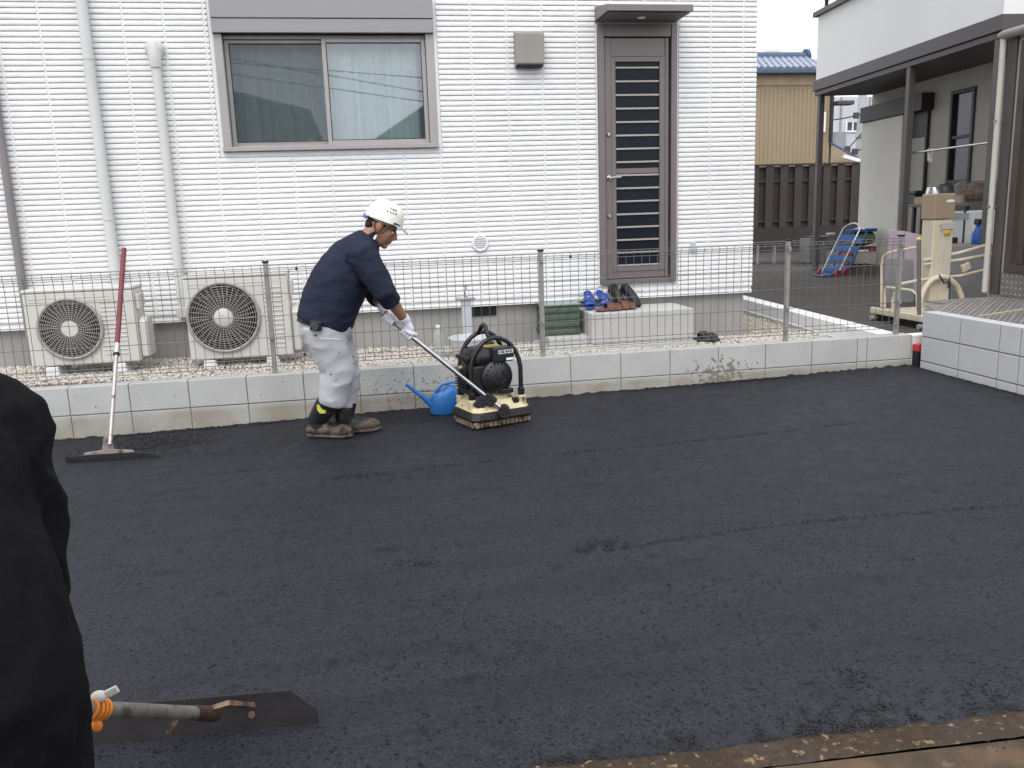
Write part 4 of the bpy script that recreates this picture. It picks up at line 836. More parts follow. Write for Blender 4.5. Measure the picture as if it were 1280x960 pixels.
for k in range(6): z = 1.04+.05*k; g.tube([(p[0]-.15, p[1]-.2, z), (p[0]+.15, p[1]-.2, z), (p[0]+.15, p[1]+.2, z), (p[0]-.15, p[1]+.2, z)], .004, 5, closed=True)
for k in range(14):
    a = k/14*4; s_ = a % 1; e = int(a); q = [(-.15+.3*s_, -.2), (.15, -.2+.4*s_), (.15-.3*s_, .2), (-.15, .2-.4*s_)][e]; g.cyl((p[0]+q[0], p[1]+q[1], 1.033), (p[0]+q[0], p[1]+q[1], 1.30), .003, n=5)
g.build('wire_cage', M('cage_brown', (0.128, 0.104, 0.088), .5), wk, kind='stuff')
MB().lathe([(0, 0), (.11, 0), (.15, .06), (.15, .13), (.10, .19), (.05, .21), (.05, .24), (0, .24)], (p[0], p[1], 1.033), None, 24).build('jug', M('jug_brown', (0.104, 0.076, 0.048), .5, var=.25, vs=15), wk, smooth=50)
p = topping(1201, 247, 5.92); pt_ = turned('round_lid', 'round pale lid propped against the wire basket', 'lid', p[0], p[1], 1.125); MB().lathe([(0, 0), (.09, 0), (.095, .012), (.07, .022), (0, .024)], (p[0], p[1], 1.215), Matrix.Rotation(rad(-75), 3, 'X'), 24).build('lid', M('lid_pale', (0.288, 0.264, 0.24), .5), pt_, smooth=40)
# washing machine and bottles under the worktop
a = onN(1203, 262, 5.9); b = onN(1233, 262, 5.9)
ws = turned('washing_machine', 'white washing machine below the worktop', 'appliance', 5.98, (a[1]+b[1])/2, -.025)
MB().bx(5.74, 6.24, b[1], a[1]+.05, -.02, .93).build('cabinet', M('machine_white', (0.528, 0.544, 0.544), .4, var=.03), ws, bevel=.02, segs=3); MB().bx(5.735, 5.7395, b[1]+.1, a[1]-.05, .82, .90).build('control_strip', M('strip_grey', (0.28, 0.296, 0.32), .4), ws)
p = onN(1222, 292, 5.60); bo = turned('detergent_bottle', 'blue detergent bottle with black trigger head', 'bottle', p[0], p[1], .52)
MB().lathe([(0, 0), (.06, 0), (.065, .02), (.065, .13), (.03, .19), (.025, .24), (0, .24)], (p[0], p[1], .53), None, 18).build('bottle', M('bottle_blue', (0.024, 0.088, 0.336), .35), bo, smooth=50)
MB().box((p[0], p[1], .80), (.06, .10, .07)).build('trigger', black_plastic, bo, bevel=.012)
sh_ = turned('low_shelf', 'low shelf with folded sheets behind the lift rail', 'shelf', 5.55, p[1]+.2, -.025)
MB().bx(5.40, 5.70, p[1]-.35, p[1]+1.1, .50, .529).build('board', M('shelf_wood', (0.2, 0.152, 0.112), .7), sh_); 
for u_ in (p[1]-.33, p[1]+1.07): MB().bx(5.42, 5.68, u_-.012, u_+.012, -.025, .499).build('side', M('shelf_side', (0.4, 0.4, 0.384), .6) if u_ < p[1] else bpy.data.materials['shelf_side'], sh_)
a = onN(1182, 262, 5.6); b = onN(1188, 300, 5.6); stk = turned('tripod_stand', 'slim black stand leaning beside the lift mast', 'stand', 5.6, a[1], -.025)
MB().tube([(5.6, a[1], a[2]+.02), (5.58, b[1], b[2]), (5.56, b[1]-.05, -.025)], .022, 8).box((5.58, b[1]-.03, b[2]), (.1, .16, .07)).build('stand', black_plastic, stk, smooth=40)

# ---- blue folding trolleys in the yard (two look-alikes folded together)
tb = M('trolley_blue', (0.009, 0.065, 0.22), .5, var=.15, vs=12); tsil = M('trolley_silver', (0.44, 0.464, 0.48), .35, metal=.6)
def trolley(label, u0, v0, u1, v1, Y, wdt, silver):
    A = Vector(onY(u0, v0, Y)); A.z = yz; B = Vector(onY(u1, v1, Y)); d = (B-A); t = thing('hand_trolley', label, 'trolley', tuple(A)); side = Vector((.30, -.95, 0)).normalized(); nr = d.normalized().cross(side).normalized()
    L_ = d.length
    for s in (-1, 1): MB().tube([A+side*s*wdt/2, A+d*.5+side*s*wdt/2, A+d*.93+side*s*wdt/2, B+side*s*wdt*.3], .014, 8).build('rail', tsil if silver else tb, t, smooth=50)
    MB().tube([B+side*wdt*.3, B+d*.03, B-side*wdt*.3], .014, 8).build('grip', tsil, t, smooth=50)
    for k in range(4):
        f = .15+.2*k; R = Matrix((side, d.normalized(), nr)).transposed(); MB().box(A+d*f, (wdt, L_*.12, .012), R).build('slat', tb, t, bevel=.003)
    for s in (-1, 1): MB().tube([A+side*s*(wdt/2+.03)+Vector((0, 0, .05)), A+side*s*(wdt/2-.01)+Vector((0, 0, .05))], .055, 14).build('wheel', M('wheel_red', (0.28, 0.032, 0.032), .5) if 'wheel_red' not in bpy.data.materials else bpy.data.materials['wheel_red'], t, smooth=40)
    MB().box(A+Vector((-.10, 0, .02)), (.22, .30, .016)).build('toe_plate', tb, t); return t
trolley('blue folding trolley with silver side rails leaning in the yard', 1036, 333, 1067, 281, 5.9, .32, True)
trolley('all-blue folding trolley behind the silver-railed one', 1047, 333, 1075, 287, 6.1, .32, False)
# planters, crate, table by the back fence
cr_ = thing('crate', 'white crate with red ends on the yard slab', 'crate', tuple(onZ(1082, 330, .08)[:2])+(.08,))
def cbox(t, name, mat, uL, uR, vb, vt, Y, d, bevel=.006):
    a = onY(uL, vb, Y); b = onY(uR, vt, Y); return MB().bx(a[0], b[0], Y, Y+d, a[2], b[2]).build(name, mat, t, bevel=bevel)
Yc = 6.3; cr_.location = (onY(1080, 330, Yc)[0], Yc, onY(1080, 330, Yc)[2]); OFF[cr_.name] = np.array(cr_.location)
cbox(cr_, 'body', M('crate_white', (0.48, 0.48, 0.464), .5), 1067, 1096, 330, 315, Yc, .3); cbox(cr_, 'red_end', M('crate_red', (0.4, 0.04, 0.04), .5), 1060, 1066.5, 330, 314, Yc, .3); cbox(cr_, 'lid', M('crate_lid_dark', (0.048, 0.048, 0.052), .5), 1060, 1096, 313, 308, Yc, .3)
cbox(cr_, 'red_corner', bpy.data.materials['crate_red'], 1086, 1096, 314.6, 309.6, Yc-.012, .01)
tb2 = thing('tarp_bundle', 'green and blue tarp bundle on top of the crate', 'tarp', (onY(1085, 305, Yc)[0], Yc, onY(1085, 308, Yc)[2]))
a = onY(1072, 308, Yc); b = onY(1096, 288, Yc)
MB().loft([(a[0], Yc+.15, a[2]+.1), ((a[0]+b[0])/2, Yc+.15, (a[2]+b[2])/2), (b[0], Yc+.15, a[2]+.12)], [.10, .13, .10], [.13, .14, .12], side=(0, 1, 0), n=14).build('tarp', M('tarp_green', (0.08, 0.128, 0.064), .7, var=.4, vs=5), tb2, smooth=60)
MB().bx(a[0]-.05, b[0]+.02, Yc+.02, Yc+.28, b[2]-.02, b[2]+.03).build('blue_edge', tb, tb2)
slab_t = thing('yard_slab', 'low concrete slab under the crate', 'slab', (onY(1080, 336, 6.15)[0], 6.15, yz)); cbox(slab_t, 'slab', M('slab_grey', (.13, .12, .11), .9, var=.2, vs=5), 1056, 1104, 344, 331, 6.15, .55)
Yp = 9.2
pl = thing('planter_bench', 'black bench with pale legs below the board fence', 'bench', (onY(975, 335, Yp)[0], Yp, yz))
cbox(pl, 'seat', br_dd, 938, 1010, 306, 301, Yp, .5)
for u in (948, 969, 1003): MB().bx(onY(u, 330, Yp)[0]-.02, onY(u, 330, Yp)[0]+.02, Yp+.02, Yp+.06, yz, onY(u, 306, Yp)[2]).build('leg', M('leg_pale', (0.336, 0.336, 0.328), .5) if u == 948 else bpy.data.materials['leg_pale'], pl)
cbox(pl, 'lower_shelf', br_dd, 938, 1008, 331, 327, Yp+.05, .4)
tbl = thing('side_table', 'dark little table with white bowl beside the porch pillar', 'table', (onY(1030, 330, 8.6)[0], 8.6, yz))
cbox(tbl, 'top', br_dd, 1020, 1046, 297, 295, 8.6, .5); cbox(tbl, 'cabinet', M('cabinet_grey', (0.16, 0.152, 0.148), .6), 1012, 1034, 329, 297.6, 8.65, .4)
p = onY(1036, 297, 8.7); bwl = thing('white_bowl', 'white bowl in front of the grey cabinet', 'bowl', tuple(p)); MB().lathe([(0, 0), (.05, 0), (.09, .05), (.08, .05), (.04, .01), (0, .01)], (p[0]+.06, 8.75, onY(1036, 295, 8.75)[2]+.002), None, 20).build('bowl', white_trim, bwl, smooth=50)

# ================================================================== background
# brown board fence
BY = 13.0; fz = onY(1000, 205, BY)[2]
bf = thing('board_fence', 'dark brown board fence of alternating boards beyond the yard', 'fence', (9, BY, yz))
fb_m = M('fence_brown', (0.048, 0.0376, 0.0336), .65, var=.15, vs=2, bump=.2, bs=40); fb_b = M('fence_brown_back', (0.036, 0.0296, 0.0272), .7, var=.15, vs=2)
xa, xb = onY(930, 206, BY)[0]-1.2, onY(1082, 203, BY)[0]+1.6
pitch = onY(1000, 250, BY)[0]-onY(982.2, 250, BY)[0]
fm = MB().bx(-pitch*.26, pitch*.26, -.012, .012, .55, fz-.03).mesh('board'); fm.materials.append(fb_m); bk = MB().bx(-pitch*.34, pitch*.34, -.012, .012, .55, fz-.05).mesh('back_board'); bk.materials.append(fb_b)
x = xa
while x < xb: piece(fm, 'board', bf, (x, BY-.035, 0)); piece(bk, 'back_board', bf, (x+pitch/2, BY+.035, 0)); x += pitch
for z in (fz-.38, onY(1000, 275, BY)[2]): MB().bx(xa-.2, xb+.2, BY-.022, BY+.022, z-.03, z+.03).build('rail', fb_b, bf)
MB().bx(xa-.2, xb+.2, BY-.07, BY+.07, fz-.03, fz+.012).build('top_cap', fb_m, bf); MB().bx(xa-.2, xb+.2, BY-.06, BY+.06, yz-.1, .549).build('bottom_board', fb_b, bf)
# tan house with blue tiles
TY = 16.5; tan_m = M('tan_siding', (0.33, 0.262, 0.175), .8, var=.04, vs=1, spec=.2)
th_ = thing('tan_house', 'tan ribbed house with blue tiled roof behind the board fence', 'house', (8.5, TY+3, yz))
e0 = onY(900, 97, TY); ez = onY(980, 92, TY)[2]; xr = onY(1037.5, 150, TY)[0]; xl = e0[0]-4
MB().bx(xl, xr, TY, TY+6, -.3, ez).build('wall', tan_m, th_)
rb = MB().bx(-.018, .018, -.02, .0, -.3, onY(980, 108, TY)[2]).mesh('rib'); rb.materials.append(tan_m)
x = onY(935, 150, TY)[0]; k = 0
while x < xr-.02: piece(rb, 'rib', th_, (x, TY, 0)); x += .125
bxs(th_, 'frieze', M('tan_frieze', (0.368, 0.288, 0.192), .8), (xl, xr, TY-.03, TY-.001, onY(980, 107, TY)[2], ez), bevel=.01)
tile = M('tile_blue', (0.19, 0.215, 0.29), .35, var=.25, vs=6); tile2 = M('tile_ridge', (0.055, 0.09, 0.15), .4, var=.15)
rz = onY(980, 76, TY+1.6)[2]; slope = math.atan2(rz-ez, 1.9)
rfm = MB().prism([(TY-.3, ez-.02), (TY-.3, ez+.05), (TY+1.6, rz), (TY+3.4, ez+.05), (TY+3.4, ez-.02)], 'x', xl-.2, xr+.12).build('roof', tile2, th_)
tm = MB().tube([(0, 0, 0), (0, .14, .14*math.tan(slope)), (0, .28, .28*math.tan(slope))], [.10, .095, .085], 10).mesh('tile', 50); tm.materials.append(tile)
for i in range(7):
    for j in range(22):
        xx_ = onY(938, 90, TY)[0]+j*.185+(.09 if i % 2 else 0)
        if xx_ < xr+.02: piece(tm, 'tile', rfm, (xx_, TY-.28+i*.265, ez+.055+i*.265*math.tan(slope)))
MB().tube([(xl-.2, TY+1.6, rz+.10), (xr+.12, TY+1.6, rz+.10)], .15, 10).build('ridge', tile2, rfm, smooth=40)
MB().tube([(xr+.06, TY+1.6, rz+.13), (xr+.15, TY+1.6, rz+.15)], .2, 10).build('ridge_end', tile2, rfm, smooth=40)
MB().cyl((xr+.02, TY-.05, onY(1039, 178, TY)[2]), (xr+.02, TY-.05, ez+.2), .05, n=10).build('corner_pipe', br_dd, th_)
MB().bx(xr-.22, xr-.16, TY-.06, TY-.022, onY(1037, 165, TY)[2], onY(1037, 140, TY)[2]).build('meter_strip', white_trim, th_)
# lower wing with its sloping verge
a = onY(1040, 181, TY); b = onY(1082, 203, TY)
wg = thing('lower_wing', 'low tan wing with blue edged sloping roof', 'building', ((a[0]+b[0])/2, TY+2, yz))
MB().prism([(xr+.08, -.3), (b[0]+.6, -.3), (b[0]+.6, b[2]-.32), (a[0], a[2]), (xr+.08, a[2])], 'y', TY+.02, TY+5).build('wall', tan_m, wg)
d = Vector((b[0]+.6-a[0], 0, b[2]-.32-a[2])); MB().box((Vector(a)+d/2+Vector((0, 2.55, .04))), (d.length+.1, 5.0, .07), Matrix.Rotation(-math.atan2(d.z, d.x), 3, 'Y')).build('roof', M('verge_blue', (0.056, 0.064, 0.16), .5), wg, bevel=.01)
MB().box(Vector(onY(1072, 198, TY-.25))+Vector((0, 0, -.05)), (.9, .1, .1), Matrix.Rotation(.25, 3, 'Y')).build('gutter', white_trim, wg, bevel=.01)
bxs(th_, 'bracket_roof', br_d, (xr+.05, xr+.55, TY-.3, TY-.0, onY(1045, 130, TY)[2]-.05, onY(1045, 130, TY)[2]+.06), bevel=.02)
# white apartment block far behind, utility pole and wires
AY = 34
ap = thing('apartment_block', 'pale grey apartment block seen through the porch gap', 'building', (20, AY+4, yz))
aw = M('apartment_white', (0.496, 0.504, 0.52), .8, var=.05, vs=.5)
wa = onY(1058, 153, AY); wb_ = onY(1074, 164, AY); hole = (wa[0], wb_[0], wb_[2], wa[2])
am = MB(); X0, X1 = onY(1026, 150, AY)[0], onY(1110, 150, AY)[0]+6
for (p0, p1_, p2_, p3) in cells(X0, X1, -.4, 6.2, [hole]): am.bx(p0, p1_, AY, AY+8, p2_, p3)
am.build('wall', aw, ap)
aw_ = bxs(ap, 'window', white_trim, (hole[0]-.05, hole[0]+.03, AY-.06, AY+.08, hole[2]-.05, hole[3]+.05), (hole[1]-.03, hole[1]+.05, AY-.06, AY+.08, hole[2]-.05, hole[3]+.05), ((hole[0]+hole[1])/2-.03, (hole[0]+hole[1])/2+.03, AY-.02, AY+.06, hole[2], hole[3]), (hole[0]+.031, hole[1]-.031, AY-.06, AY+.08, hole[2]-.05, hole[2]+.03), bevel=.01)
MB().bx(hole[0]+.03, hole[1]-.03, AY+.065, AY+.075, hole[2], hole[3]).build('pane', M('apartment_pane', (0.048, 0.056, 0.064), .15), aw_)
for u in (1050.5, 1086): xx_ = onY(u, 150, AY)[0]; MB().bx(xx_-.04, xx_+.04, AY-.05, AY-.001, -.4, 6.2).build('wall_joint', M('joint_grey', (0.264, 0.264, 0.272), .8) if u < 1060 else bpy.data.materials['joint_grey'], ap)
bxs(ap, 'balcony', M('balcony_grey', (0.264, 0.264, 0.28), .7), (onY(1036, 190, AY)[0], onY(1049, 190, AY)[0], AY-.6, AY-.06, onY(1040, 190, AY)[2], onY(1040, 166, AY)[2]), bevel=.02)
UY = 24; up_ = thing('utility_pole', 'pale concrete utility pole in front of the apartment block', 'pole', (onY(1077, 150, UY)[0], UY, yz))
xx_ = onY(1077, 150, UY)[0]; MB().cyl((xx_, UY, -.4), (xx_, UY, 6.5), .20, .14, 16).build('shaft', M('pole_concrete', (0.4, 0.416, 0.44), .8, var=.05), up_, smooth=40)
zc = onY(1077, 170, UY)[2]; MB().cyl((xx_, UY, zc-.05), (xx_, UY, zc+.05), .225, n=16).build('band', galv, up_, smooth=40)
for i, (A, B) in enumerate((((1040, 143), (1090, 131)), ((1036, 192), (1090, 174)), ((1040, 196), (1072, 166)))):
    q0 = Vector(onY(*A, UY-.3)); q1 = Vector(onY(*B, UY-.3)); e = q1-q0; q0 = q0-e*.6; q1 = q1+e*.6
    wr = thing('overhead_wire', ['upper black overhead wire crossing in front of the apartment block', 'lower black overhead wire crossing in front of the apartment block', 'slanting overhead wire running up to the concrete pole'][i], 'wire', tuple(q0))
    MB().tube([q0+(q1-q0)*t+Vector((0, 0, -.25*4*t*(1-t))) for t in np.linspace(0, 1, 14)], .022, 6).build('wire', black_plastic, wr, smooth=60)
    m_ = q0+(q1-q0)*.55+Vector((0, 0, -.25*4*.55*.45)); MB().box(m_, (.22, .12, .22)).build('splice_box', M('splice_dark', (0.056, 0.056, 0.06), .6) if i == 0 else bpy.data.materials['splice_dark'], wr, bevel=.03)
# distant roof-top box and aerial; haze is put into the wall's pale colour
DY = 60; a = onY(959, 74, DY); b = onY(976, 62, DY); far = thing('distant_building', 'pale distant building just above the blue roof ridge', 'building', ((a[0]+b[0])/2, DY, yz)); MB().bx(a[0], b[0], DY, DY+5, -.4, b[2]).build('wall', M('distant_haze_white', (0.592, 0.596, 0.608), .8), far)
xx_ = onY(1007, 70, 40)[0]; z1_ = onY(1007, 60, 40)[2]; an = thing('roof_aerial', 'thin television aerial above the blue roof', 'aerial', (xx_, 40, yz)); g = MB().cyl((xx_, 40, -.4), (xx_, 40, z1_), .03, n=6)
for k in range(4): g.cyl((xx_-.35, 40, z1_-.1-.15*k), (xx_+.35, 40, z1_-.1-.15*k), .02, n=5)
g.build('mast', M('aerial_grey', (0.48, 0.48, 0.496), .5), an)

# houses across the street, which the window mirrors (virtual image lies 2*FY ahead)
def mirror(u, v, Y): p = onY(u, v, 2*(FY+.03)-Y); return p[0], p[2]
HYb = -20.0
dkr = M('street_roof', (0.044, 0.048, 0.052), .7, var=.1); stw = M('street_wall', (0.128, 0.132, 0.124), .85, var=.05)
def street_house(label, pk, slope_, x0, x1):
    t = thing('street_house', label, 'house', ((x0+x1)/2, HYb-4, -.45)); zp = lambda x: pk[1]-abs(x-pk[0])*slope_
    MB().prism([(x0+.5, -.5), (x1-.5, -.5), (x1-.5, zp(x1-.5)-.25), (pk[0], pk[1]-.25), (x0+.5, zp(x0+.5)-.25)], 'y', HYb-8, HYb).build('wall', stw, t)
    MB().prism([(x0, zp(x0)-.2), (pk[0], pk[1]-.2), (x1, zp(x1)-.2), (x1, zp(x1)), pk, (x0, zp(x0))], 'y', HYb-8.4, HYb+.5).build('roof', dkr, t)
    for xx in (pk[0]-1.2, pk[0]+1.0): MB().bx(xx, xx+.9, HYb+.002, HYb+.05, .8, 2.0).build('window', dark_gap, t)
    return t
a = mirror(290, 108, HYb); street_house('dark gabled house across the street mirrored in the left window pane', (a[0]-1.6, a[1]+.25), .26, a[0]-6, a[0]+2.3)
a = mirror(545, 106, HYb); street_house('dark gabled house across the street mirrored in the right window pane', (a[0]+1.2, a[1]+.35), .62, a[0]-2.6, a[0]+5)
for i, (A, B) in enumerate((((285, 72), (535, 116)), ((285, 78), (535, 98)), ((285, 92), (535, 128)))):
    q0 = mirror(*A, -14); q1 = mirror(*B, -14); q0 = Vector((q0[0], -14, q0[1])); q1 = Vector((q1[0], -14, q1[1])); e = q1-q0
    wr = thing('street_wire', 'black overhead wire above the street mirrored in the window', 'wire', tuple(q0-e*2), group='street wires mirrored in the window'); MB().tube([q0+e*t+Vector((0, 0, .02*(t-.5)**2)) for t in np.linspace(-2, 3, 16)], .012, 5).build('wire', black_plastic, wr)

# ================================================================== watering can
wc_b = M('can_blue', (0.022, 0.145, 0.43), .4, var=.06, vs=10, spec=.45, dirt=((.10, .22, .42), 14, .62, .75))
wp = onG(556, 512); wp = np.array([wp[0], -.225, gz(wp[0])]); can = thing('watering_can', 'blue plastic watering can against the block wall', 'watering can', tuple(wp))
cz_ = wp[2]+.003
MB().loft([(wp[0], wp[1], cz_), (wp[0], wp[1], cz_+.012), (wp[0], wp[1], cz_+.10), (wp[0], wp[1], cz_+.145), (wp[0]-.005, wp[1], cz_+.172), (wp[0]-.01, wp[1], cz_+.178)], [.104, .113, .107, .100, .078, .045], [.074, .080, .077, .071, .054, .03], side=(0, 1, 0), n=28, p=2.5).build('body', wc_b, can, smooth=40)
Wc = lambda u, v, y=None: onY(u, v, wp[1] if y is None else y)
MB().tube([Wc(547, 513), Wc(541, 506), Wc(530, 497), Wc(519, 489), Wc(509, 481.5)], [.032, .030, .020, .015, .011], 14).build('spout', wc_b, can, smooth=50)
MB().tube([Wc(542, 494), Wc(546, 488), Wc(553, 481), Wc(563, 478), Wc(574, 478), Wc(583, 483), Wc(588, 495), Wc(587, 506)], [.012, .011, .010, .010, .010, .010, .011, .012], 10).build('handle', wc_b, can, smooth=50)
MB().lathe([(0, 0), (.004, 0), (.014, .004), (.014, .012), (0, .014)], Wc(509.5, 482)-np.array([.004, 0, 0]), Matrix.Rotation(rad(-50), 3, 'Y'), 12).build('rose_tip', wc_b, can, smooth=40)

# ================================================================== plate compactor
CP = np.array([-.712, -.600]); CA = rad(19); CZ = gz(CP[0])+.002
pc = thing('plate_compactor', 'black and cream petrol plate compactor on the asphalt', 'compactor', (CP[0], CP[1], CZ), CA, off=(0, 0, 0))
def toL(p): d = np.array(p, float)-np.array([CP[0], CP[1], CZ]); c_, s_ = math.cos(CA), math.sin(CA); return Vector((c_*d[0]+s_*d[1], -s_*d[0]+c_*d[1], d[2]))
cream = M('compactor_cream', (0.522, 0.45, 0.279), .5, var=.08, vs=9, dirt=((.13, .10, .07), 13, .60, .70), spec=.4)
tar = M('tar_black', (0.0128, 0.0128, 0.0136), .55, var=.4, vs=15, bump=.4, bs=60); eng = M('engine_black', (0.0112, 0.0112, 0.012), .38, var=.3, vs=14, spec=.5); mudp = M('plate_mud', (0.24, 0.18, 0.116), .8, var=.3, vs=14, bump=.5, bs=60, dirt=((.06, .05, .04), 22, .52, .62))
rub = M('cage_black', (0.0096, 0.0096, 0.0104), .35, var=.2, vs=20, spec=.5)
WX, WY = .215, .175
MB().prism([(-WY+.05, 0), (WY-.05, 0), (WY-.01, .022), (WY, .052), (-WY, .052), (-WY+.01, .022)], 'x', -WX, WX).build('sole_plate', mudp, pc, bevel=.008)
rbm = MB().prism([(-.004, .008), (.006, .008), (.006, .046), (-.009, .046)], 'x', -.012, .012).mesh('rib'); rbm.materials.append(mudp)
for k in range(13): piece(rbm, 'rib', pc, (-WX+.02+k*(2*WX-.04)/12, -WY+.006, .003))
fr = MB()
def frust(m, a0, b0, z0, a1, b1, z1, c0=(0, 0), c1=(0, 0), ch=.04):
    def ringp(a, b, z, c): return [(c[0]+x, c[1]+y, z) for x, y in ((-a+ch, -b), (a-ch, -b), (a, -b+ch), (a, b-ch), (a-ch, b), (-a+ch, b), (-a, b-ch), (-a, -b+ch))]
    return m.rings([ringp(a0, b0, z0, c0), ringp(a1, b1, z1, c1)])
frust(fr, WX+.012, WY+.012, .048, WX+.022, WY+.02, .062); frust(fr, WX+.022, WY+.02, .0621, WX+.006, WY+.006, .108); fr.build('rim', tar, pc, bevel=.004)
cv = MB(); frust(cv, WX+.002, WY+.002, .1085, WX-.055, WY-.055, .175, c1=(0, .015)); frust(cv, WX-.055, WY-.055, .1751, WX-.075, WY-.075, .215, (0, .015), (-.005, .025)); cv.build('deck_cover', cream, pc, bevel=.008, segs=3)
for (x, y) in ((.170, -.118), (-.182, -.075), (-.165, .135), (.175, .130)):
    MB().box((x, y, .15), (.055, .055, .075)).build('cage_foot', cream, pc, bevel=.012)
    MB().lathe([(0, 0), (.012, 0), (.012, .008), (0, .008)], (x, y-.029, .16), rx, 10).build('bolt', steel, pc)
# engine
en = MB().bx(-.185, .075, -.085, .13, .205, .41).build('engine_block', eng, pc, bevel=.014, segs=3)
fin = MB().bx(-.006, .006, -.055, .055, -.05, .05).mesh('fin'); fin.materials.append(eng)
for k in range(7): piece(fin, 'cooling_fin', pc, (-.165, .03, .26+.0*k)) if k == 0 else piece(fin, 'cooling_fin', pc, (-.165-.0*k, .03, .26)) if False else None
fz_ = MB().bx(-.012, .012, -.09, .09, -.004, .004).mesh('fin'); fz_.materials.append(eng)
for k in range(8): piece(fz_, 'cooling_fin', pc, (-.195, .04, .255+k*.018))
RY = Matrix.Rotation(PI/2, 3, 'X')
rs = MB().lathe([(0, .050), (.064, .050), (.073, .044), (.105, .030), (.115, .018), (.117, 0), (0, 0)], (.0, -.086, .325), RY, 32).build('recoil_starter', eng, pc, smooth=35)
for k in range(20):
    a = 2*PI*k/20; MB().box((.0+.094*math.cos(a), -.086-.036, .325+.094*math.sin(a)), (.008, .004, .018), Matrix.Rotation(-(a-PI/2), 3, 'Y')).build('vent_slot', M('slot_black', (0.0032, 0.0032, 0.0032), .8) if k == 0 else bpy.data.materials['slot_black'], rs)
for k in range(4):
    a = PI/4+PI/2*k; MB().box((.0+.042*math.cos(a), -.086-.050, .325+.042*math.sin(a)), (.012, .006, .04), Matrix.Rotation(-a, 3, 'Y')).build('starter_rib', eng, rs, bevel=.002)
MB().box((.06, -.10, .225), (.10, .05, .035)).build('engine_foot', eng, pc, bevel=.008)
# tank, air filter, muffler
MB().loft([(-.03, .03, .405), (-.03, .03, .43), (-.03, .03, .48), (-.03, .03, .515), (-.03, .03, .525)], [.125, .145, .145, .12, .07], [.10, .12, .12, .10, .06], side=(0, 1, 0), n=28, p=3.2).build('fuel_tank', eng, pc, smooth=40)
MB().lathe([(0, 0), (.03, 0), (.032, .012), (.025, .025), (0, .027)], (.02, .03, .523), None, 18).build('fuel_cap', eng, pc, smooth=40)
af = MB().bx(-.035, .125, -.125, -.02, .425, .525).build('air_filter', eng, pc, bevel=.012, segs=3)
bxs(af, 'label', M('label_silver', (0.496, 0.504, 0.512), .4, var=.3, vs=70), (.0, .115, -.1275, -.1255, .482, .508), bevel=0); bxs(af, 'warning_label', white_trim, (.06, .115, -.1275, -.1255, .436, .452), bevel=0)
for k, x in enumerate((.008, .024, .036, .058, .074, .090)): bxs(bpy.data.objects[af.children[0].name], 'print_mark', black_plastic, (x, x+(.010 if k % 2 else .006), -.1282, -.1276, .488, .502), bevel=0)
bxs(pc, 'top_tape', M('tape_yellow', (0.48, 0.368, 0.112), .6), (-.05, .05, -.06, .0, .520, .534), bevel=.004)
mf = MB().lathe([(0, 0), (.045, 0), (.052, .012), (.052, .10), (.045, .112), (0, .112)], (-.20, .045, .40), Matrix.Rotation(PI/2, 3, 'Y'), 22).build('muffler', M('muffler_rust', (0.036, 0.0224, 0.0176), .75, var=.4, vs=25, bump=.4, bs=60), pc, smooth=40)
MB().cyl((-.225, .03, .39), (-.17, .03, .40), .016, n=12).build('exhaust', galv, mf, smooth=40)
bxs(pc, 'muffler_guard', tar, (-.20, -.10, -.06, .12, .445, .475), bevel=.008)
MB().bx(.10, .112, -.06, -.03, .33, .36).build('switch', M('switch_red', (0.36, 0.016, 0.016), .5), pc)
# roll cage
def arch(L_, R2, yt, zt):
    pts = [(L_[0], L_[1], .15), (L_[0], L_[1], .30)]
    for k in range(13):
        a = PI-k*PI/12; f = (1+math.cos(a))/2; y = L_[1]*(1-f)+R2[1]*f; pts.append((L_[0]*(1-f)+R2[0]*f, y+(yt-y)*math.sin(a), .38+(zt-.38)*math.sin(a)))
    return pts+[(R2[0], R2[1], .30), (R2[0], R2[1], .15)]
for L_, R2, yt, z in (((-.182, -.075), (.170, -.118), -.085, .590), ((-.165, .135), (.175, .130), .105, .610)):
    MB().tube(arch(L_, R2, yt, z), .0155, 10).build('cage_arch', rub, pc, smooth=60)
    for q in (L_, R2): MB().box((q[0], q[1], .195), (.040, .038, .085)).build('arch_boot', rub, pc, bevel=.008)
MB().tube([(-.035, -.088, .588), (-.035, -.05, .605), (-.030, -.01, .662), (-.030, .01, .670), (-.030, .04, .662), (-.035, .08, .612), (-.035, .105, .603)], .0150, 10).build('lifting_loop', rub, pc, smooth=60)
# handle with its bracket on the near edge
hb = np.array(onY(612, 499, -.765)); he = np.array(onY(481, 394, -.665)); hdir = (hb-he)/np.linalg.norm(hb-he)
MB().cyl(toL(he), toL(hb+hdir*.10), .0145, n=14).build('handle_tube', steel, pc, smooth=40)
MB().cyl(toL(he-hdir*.015), toL(he+hdir*.09), .0185, n=14).build('grip', M('grip_grey', (0.2, 0.2, 0.208), .6), pc, smooth=40)
bl = toL(hb); dl = (toL(hb+hdir)-bl).normalized(); up_l = Vector((0, 0, 1)); sd = dl.cross(up_l).normalized(); R_ = Matrix((dl, sd, dl.cross(sd)*-1)).transposed()
MB().box(bl, (.085, .060, .062), R_).build('clamp', tar, pc, bevel=.006)
MB().box(bl+dl.cross(sd)*.055-dl*.03, (.070, .055, .085), R_).build('clamp_arm', tar, pc, bevel=.006)
MB().cyl(bl+dl*.125-sd*.04, bl+dl*.125+sd*.05, .040, n=18).build('pivot_roller', tar, pc, smooth=40)
for s in (-.014, .014): MB().ell(bl-sd*.0-Vector((0, .027, 0))+dl*s, (.006, .006, .006), n=8, m=6).build('clamp_bolt', steel, pc)
